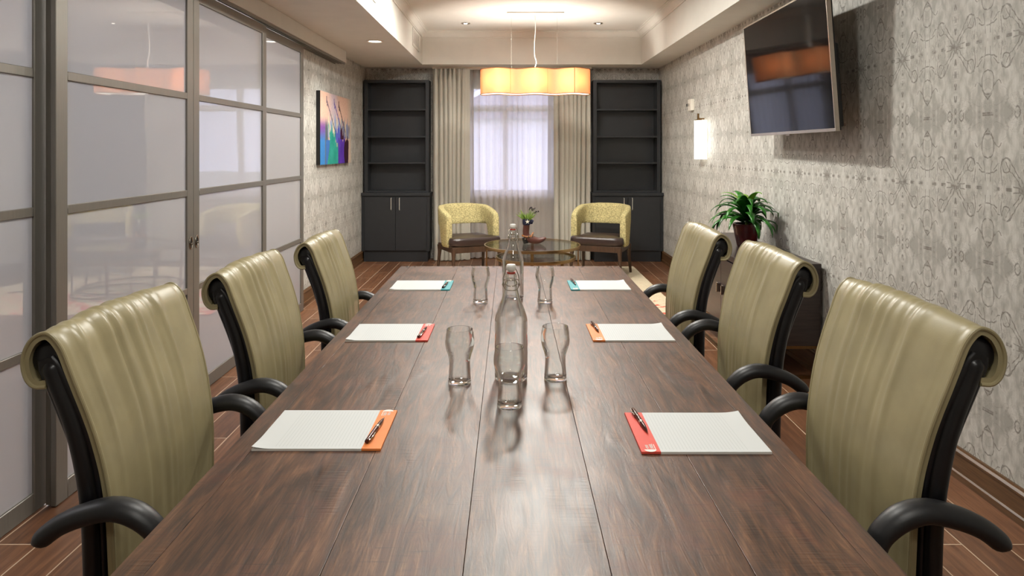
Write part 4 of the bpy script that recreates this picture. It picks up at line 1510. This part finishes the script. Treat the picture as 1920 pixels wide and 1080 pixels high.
al = thing('alarm_strobe', 'small white alarm strobe on the wall above the sconce', 'alarm', (XR, 7.22, 1.885))
MB().span(-0.040, -0.0005, -0.06, 0.06, -0.060, 0.060, 0.006).build('housing', MAT['whitep'], al)
m = MB()
m.span(-0.064, -0.0402, -0.028, 0.028, -0.018, 0.014, 0.006)
m.build('lens', MAT['chrome'], al)

# ------------------------------------------------------------------ painting
def paint(u, v):
    q = math.sin(37 * u + 11 * v) * 0.5 + math.sin(19 * v - 23 * u) * 0.5
    L = lambda *c_: Vector(lin(*c_)[:3])
    bgc = L(214, 176, 156).lerp(L(176, 164, 176), sstep(0.15, 0.4, u) * (1 - sstep(0.4, 0.62, u)) * 0.8)
    bgc = bgc.lerp(L(196, 178, 160), sstep(0.8, 1, u))
    c_ = bgc
    jag = 0.05 * math.sin(60 * u) + 0.04 * math.sin(131 * u + 1)
    if v < 0.66 and u < 0.26:
        k = sstep(0.66, 0.5, v) if False else 1 - sstep(0.5, 0.68, v)
        c_ = c_.lerp(L(120, 76, 150).lerp(L(58, 126, 190), 1 - sstep(0.30, 0.52, v)), k * (1 - sstep(0.12, 0.24, u)))
        c_ = c_.lerp(L(86, 98, 104), k * sstep(0.12, 0.16, u) * (1 - sstep(0.2, 0.26, u)))
    # silvery yokes
    if 0.22 < u < 0.96 and 0.38 < v < 0.66 + jag - 0.12 * abs(u - 0.5):
        c_ = L(206, 196, 164).lerp(L(130, 146, 186), 0.5 + 0.5 * math.sin(48 * u + 9 * v))
        if u > 0.6:
            c_ = c_.lerp(L(96, 96, 130), 0.45 + 0.3 * q)
    waist = 0.045 * math.sin((v - 0.1) * 7)
    if 0.23 + waist < u < 0.56 and v < 0.50 + jag - 0.55 * max(0, u - 0.32) * (u < 0.46) + (u >= 0.46) * (-0.18):
        c_ = L(30, 138, 124).lerp(L(52, 154, 140), 0.5 + 0.5 * q)
    if 0.16 < u < 0.23 + waist and v < 0.34:
        c_ = L(60, 108, 176)
    if 0.46 < u < 0.62 and 0.30 < v < 0.52 + jag and u - 0.46 > (0.36 - v) * 0.5:
        c_ = L(84, 92, 180)
    if 0.54 < u < 0.80 - 0.03 * math.sin(v * 9) and v < 0.37 + 0.5 * jag:
        c_ = L(92, 52, 168).lerp(L(74, 44, 148), 0.5 + 0.5 * q)
    if 0.62 < u < 0.74 and 0.36 < v < 0.50 + jag:
        c_ = L(62, 22, 52)
    if 0.77 - 0.03 * math.sin(v * 9) < u < 0.91 - 0.04 * (0.3 - v) and v < 0.37 + 0.6 * jag:
        c_ = L(48, 18, 38)
    if u > 0.80 and v > 0.24 and abs(u - (0.84 + 0.14 * sstep(0.68, 0.27, v) if False else u - (0.80 + 0.16 * (1 - sstep(0.25, 0.72, v))))) < 0.018 and v < 0.7:
        c_ = L(84, 90, 88)
    # hanger stems
    for (ua, va, ub, vb, col_) in ((0.18, 0.90, 0.44, 0.48, (92, 76, 92)), (0.41, 0.89, 0.62, 0.55, (78, 60, 140)), (0.56, 0.87, 0.78, 0.48, (52, 34, 40))):
        dx, dy = ub - ua, vb - va
        t = max(0, min(1, ((u - ua) * dx + (v - va) * dy) / (dx * dx + dy * dy)))
        if math.hypot((u - ua - t * dx) * 1.6, v - va - t * dy) < 0.014:
            c_ = L(*col_)
        if math.hypot((u - ua - 0.02) * 1.6, v - va + 0.07) < 0.022 or abs(u - ua) < 0.008 and va - 0.05 < v < va + 0.05:
            c_ = L(*col_)
    return c_


pt = thing('painting', 'colourful canvas of abstract hanging gowns on the patterned wall', 'painting', (XL, 7.24, 1.625))
m = MB()
PWD, PHT = 1.27, 0.722
m.grid(lambda u, v: (0.0405, -PWD / 2 + PWD * u, -PHT / 2 + PHT * v), 150, 110)
o = m.build('canvas', attr_mat('canvas_paint', 0.55), pt)
at = o.data.color_attributes.new('tint', 'FLOAT_COLOR', 'POINT')
for i, v in enumerate(o.data.vertices):
    at.data[i].color = (*paint(v.co.y / PWD + 0.5, v.co.z / PHT + 0.5), 1)
MB().span(0.0005, 0.040, -PWD / 2, PWD / 2, -PHT / 2, PHT / 2).build('stretcher', MAT['tvblack'], pt)

# ------------------------------------------------------------------ pendant lamp
pn = thing('pendant_lamp', 'wavy orange linen pendant lamp hanging from the tray ceiling', 'lamp', (0.268, 7.32, 0))
ZB, ZTP = 2.008, 2.272
HL = 0.592


def outline(n):
    front, back = [], []
    for k in range(n + 1):
        x = -HL + 0.03 + (2 * HL - 0.06) * k / n
        wv = 0.066 * math.cos(2 * PI * x / 0.40)
        front.append((x, -0.125 - wv))
        back.append((x, 0.125 - wv))
    endr = [(HL - 0.03 + 0.03 * math.sin(PI * k / 8), interp([(0, front[-1][1]), (8, back[-1][1])], k)) for k in range(1, 8)]
    endl = [(-HL + 0.03 - 0.03 * math.sin(PI * k / 8), interp([(0, back[0][1]), (8, front[0][1])], k)) for k in range(1, 8)]
    return front + endr + back[::-1] + endl


ol = outline(80)
m = MB()
m.grid(lambda u, v: (*ol[round(u * len(ol)) % len(ol)], ZB + (ZTP - ZB) * v), len(ol), 6, closed_u=True)
sh = m.build('shade', MAT['shade'], pn, angle=60)
m = MB()
for z in (ZB, ZTP):
    m.tube([(*p, z) for p in ol + ol[:1]], 0.0035, 6, ref=(0, 0, 1), cap=False)
for x in (-0.26, 0.13):
    p = min(ol[:81], key=lambda r: abs(r[0] - x))
    m.tube([(p[0], p[1] - 0.001, ZB), (p[0], p[1] - 0.001, ZTP)], 0.0010, 6)
m.tube([(0.402, min(ol[:81], key=lambda r: abs(r[0] - 0.402))[1] - 0.001, ZB), (0.402, min(ol[:81], key=lambda r: abs(r[0] - 0.402))[1] - 0.001, ZTP)], 0.003, 6)
m.build('hem', MAT['shadetrim'], sh)
m = MB()
inn = [(x * 0.985, y * 0.96) for x, y in ol]
m.prism(inn, ZB + 0.006, ZB + 0.010)
m.build('diffuser', MAT['bulbdisc'], pn)
for s in (-1, 1):
    MB().tube([(s * 0.245 - 0.012, 0, ZB + 0.012), (s * 0.245 - 0.012, 0, 2.855)], 0.0011, 6).build('cable', MAT['steel'], pn)
cd = catmull([(-0.005, 0, 2.855), (0.0, 0, 2.70), (-0.010, 0, 2.56), (-0.008, 0, 2.42), (0.010, 0, 2.35), (-0.012, 0, 2.26), (0, 0, 2.15)], 40)
MB().tube(cd, 0.0042, 8).build('cord', MAT['cord'], pn)
MB().span(-0.305, 0.305, -0.055, 0.055, 2.866, 2.8795, 0.004).build('canopy', MAT['whitep'], pn)
for k in range(3):
    x = -0.40 + 0.40 * k
    wv = 0.066 * math.cos(2 * PI * x / 0.40)
    lamp('pendant_bulb', 'POINT', (0.268 + x, 7.32 - wv, 2.15), 23, (1.0, 0.94, 0.86), shadow_soft_size=0.03)

# ------------------------------------------------------------------ recessed lights and grilles
def downlight(x, y, z, r, lit, lab):
    d = thing('downlight', lab, 'ceiling light', (x, y, z), group='recessed ceiling lights')
    MB().lathe([(r * 0.74, -0.002), (r * 0.80, -0.008), (r * 0.97, -0.006), (r, -0.0005), (r * 0.74, -0.0005)], 40).build('trim_ring', MAT['whitep'] if lit else MAT['steel'], d)
    MB().lathe([(0, -0.0015), (r * 0.76, -0.0015)], 40).build('lens', MAT['candisc'] if lit else MAT['dark_hole'], d)
    if not lit:
        MB().lathe([(0, -0.010), (r * 0.34, -0.008), (r * 0.42, -0.0018)], 24).build('bulb', MAT['candisc'], d)


downlight(-1.32, 6.65, ZS, 0.083, True, 'lit round recessed light in the lower ceiling over the sliding doors')
downlight(-0.52, 7.92, ZT, 0.055, False, 'small recessed spotlight in the tray ceiling on the painting side')
downlight(1.02, 7.92, ZT, 0.055, False, 'small recessed spotlight in the tray ceiling on the sconce side')
lamp('soffit_downlight', 'SPOT', (-1.32, 6.65, ZS - 0.02), 45, WARM, spot_size=R(130), spot_blend=0.7, shadow_soft_size=0.06)
for x in (-0.52, 1.02):
    lamp('tray_spot', 'SPOT', (x, 7.92, ZT - 0.02), 30, WARM, spot_size=R(90), spot_blend=0.5, shadow_soft_size=0.03)


def grille(y0, y1, z0, z1, lab):
    g = thing('air_vent', lab, 'air vent', (TX0, (y0 + y1) / 2, (z0 + z1) / 2), group='ceiling air vents')
    h, k = (y1 - y0) / 2, (z1 - z0) / 2
    m = MB()
    m.span(0.0005, 0.008, -h, h, k - 0.022, k, 0.001, 1)
    m.span(0.0005, 0.008, -h, h, -k, -k + 0.022, 0.001, 1)
    m.span(0.0005, 0.008, -h, -h + 0.022, -k + 0.022, k - 0.022, 0.001, 1)
    m.span(0.0005, 0.008, h - 0.022, h, -k + 0.022, k - 0.022, 0.001, 1)
    m.build('frame', MAT['ceil'], g, weld=False)
    m = MB()
    n = 9
    for i in range(n):
        z = -k + 0.030 + (2 * k - 0.06) * i / (n - 1)
        m.box((0.004, 0, z), (0.005, 2 * h - 0.044, 0.012), 0, M=None)
    m.build('louvres', MAT['ceil'], g, weld=False)


grille(7.62, 8.14, 2.578, 2.785, 'white air grille on the tray side nearest the window')
grille(4.95, 5.53, 2.598, 2.785, 'white air grille on the tray side, cut off by the picture top')
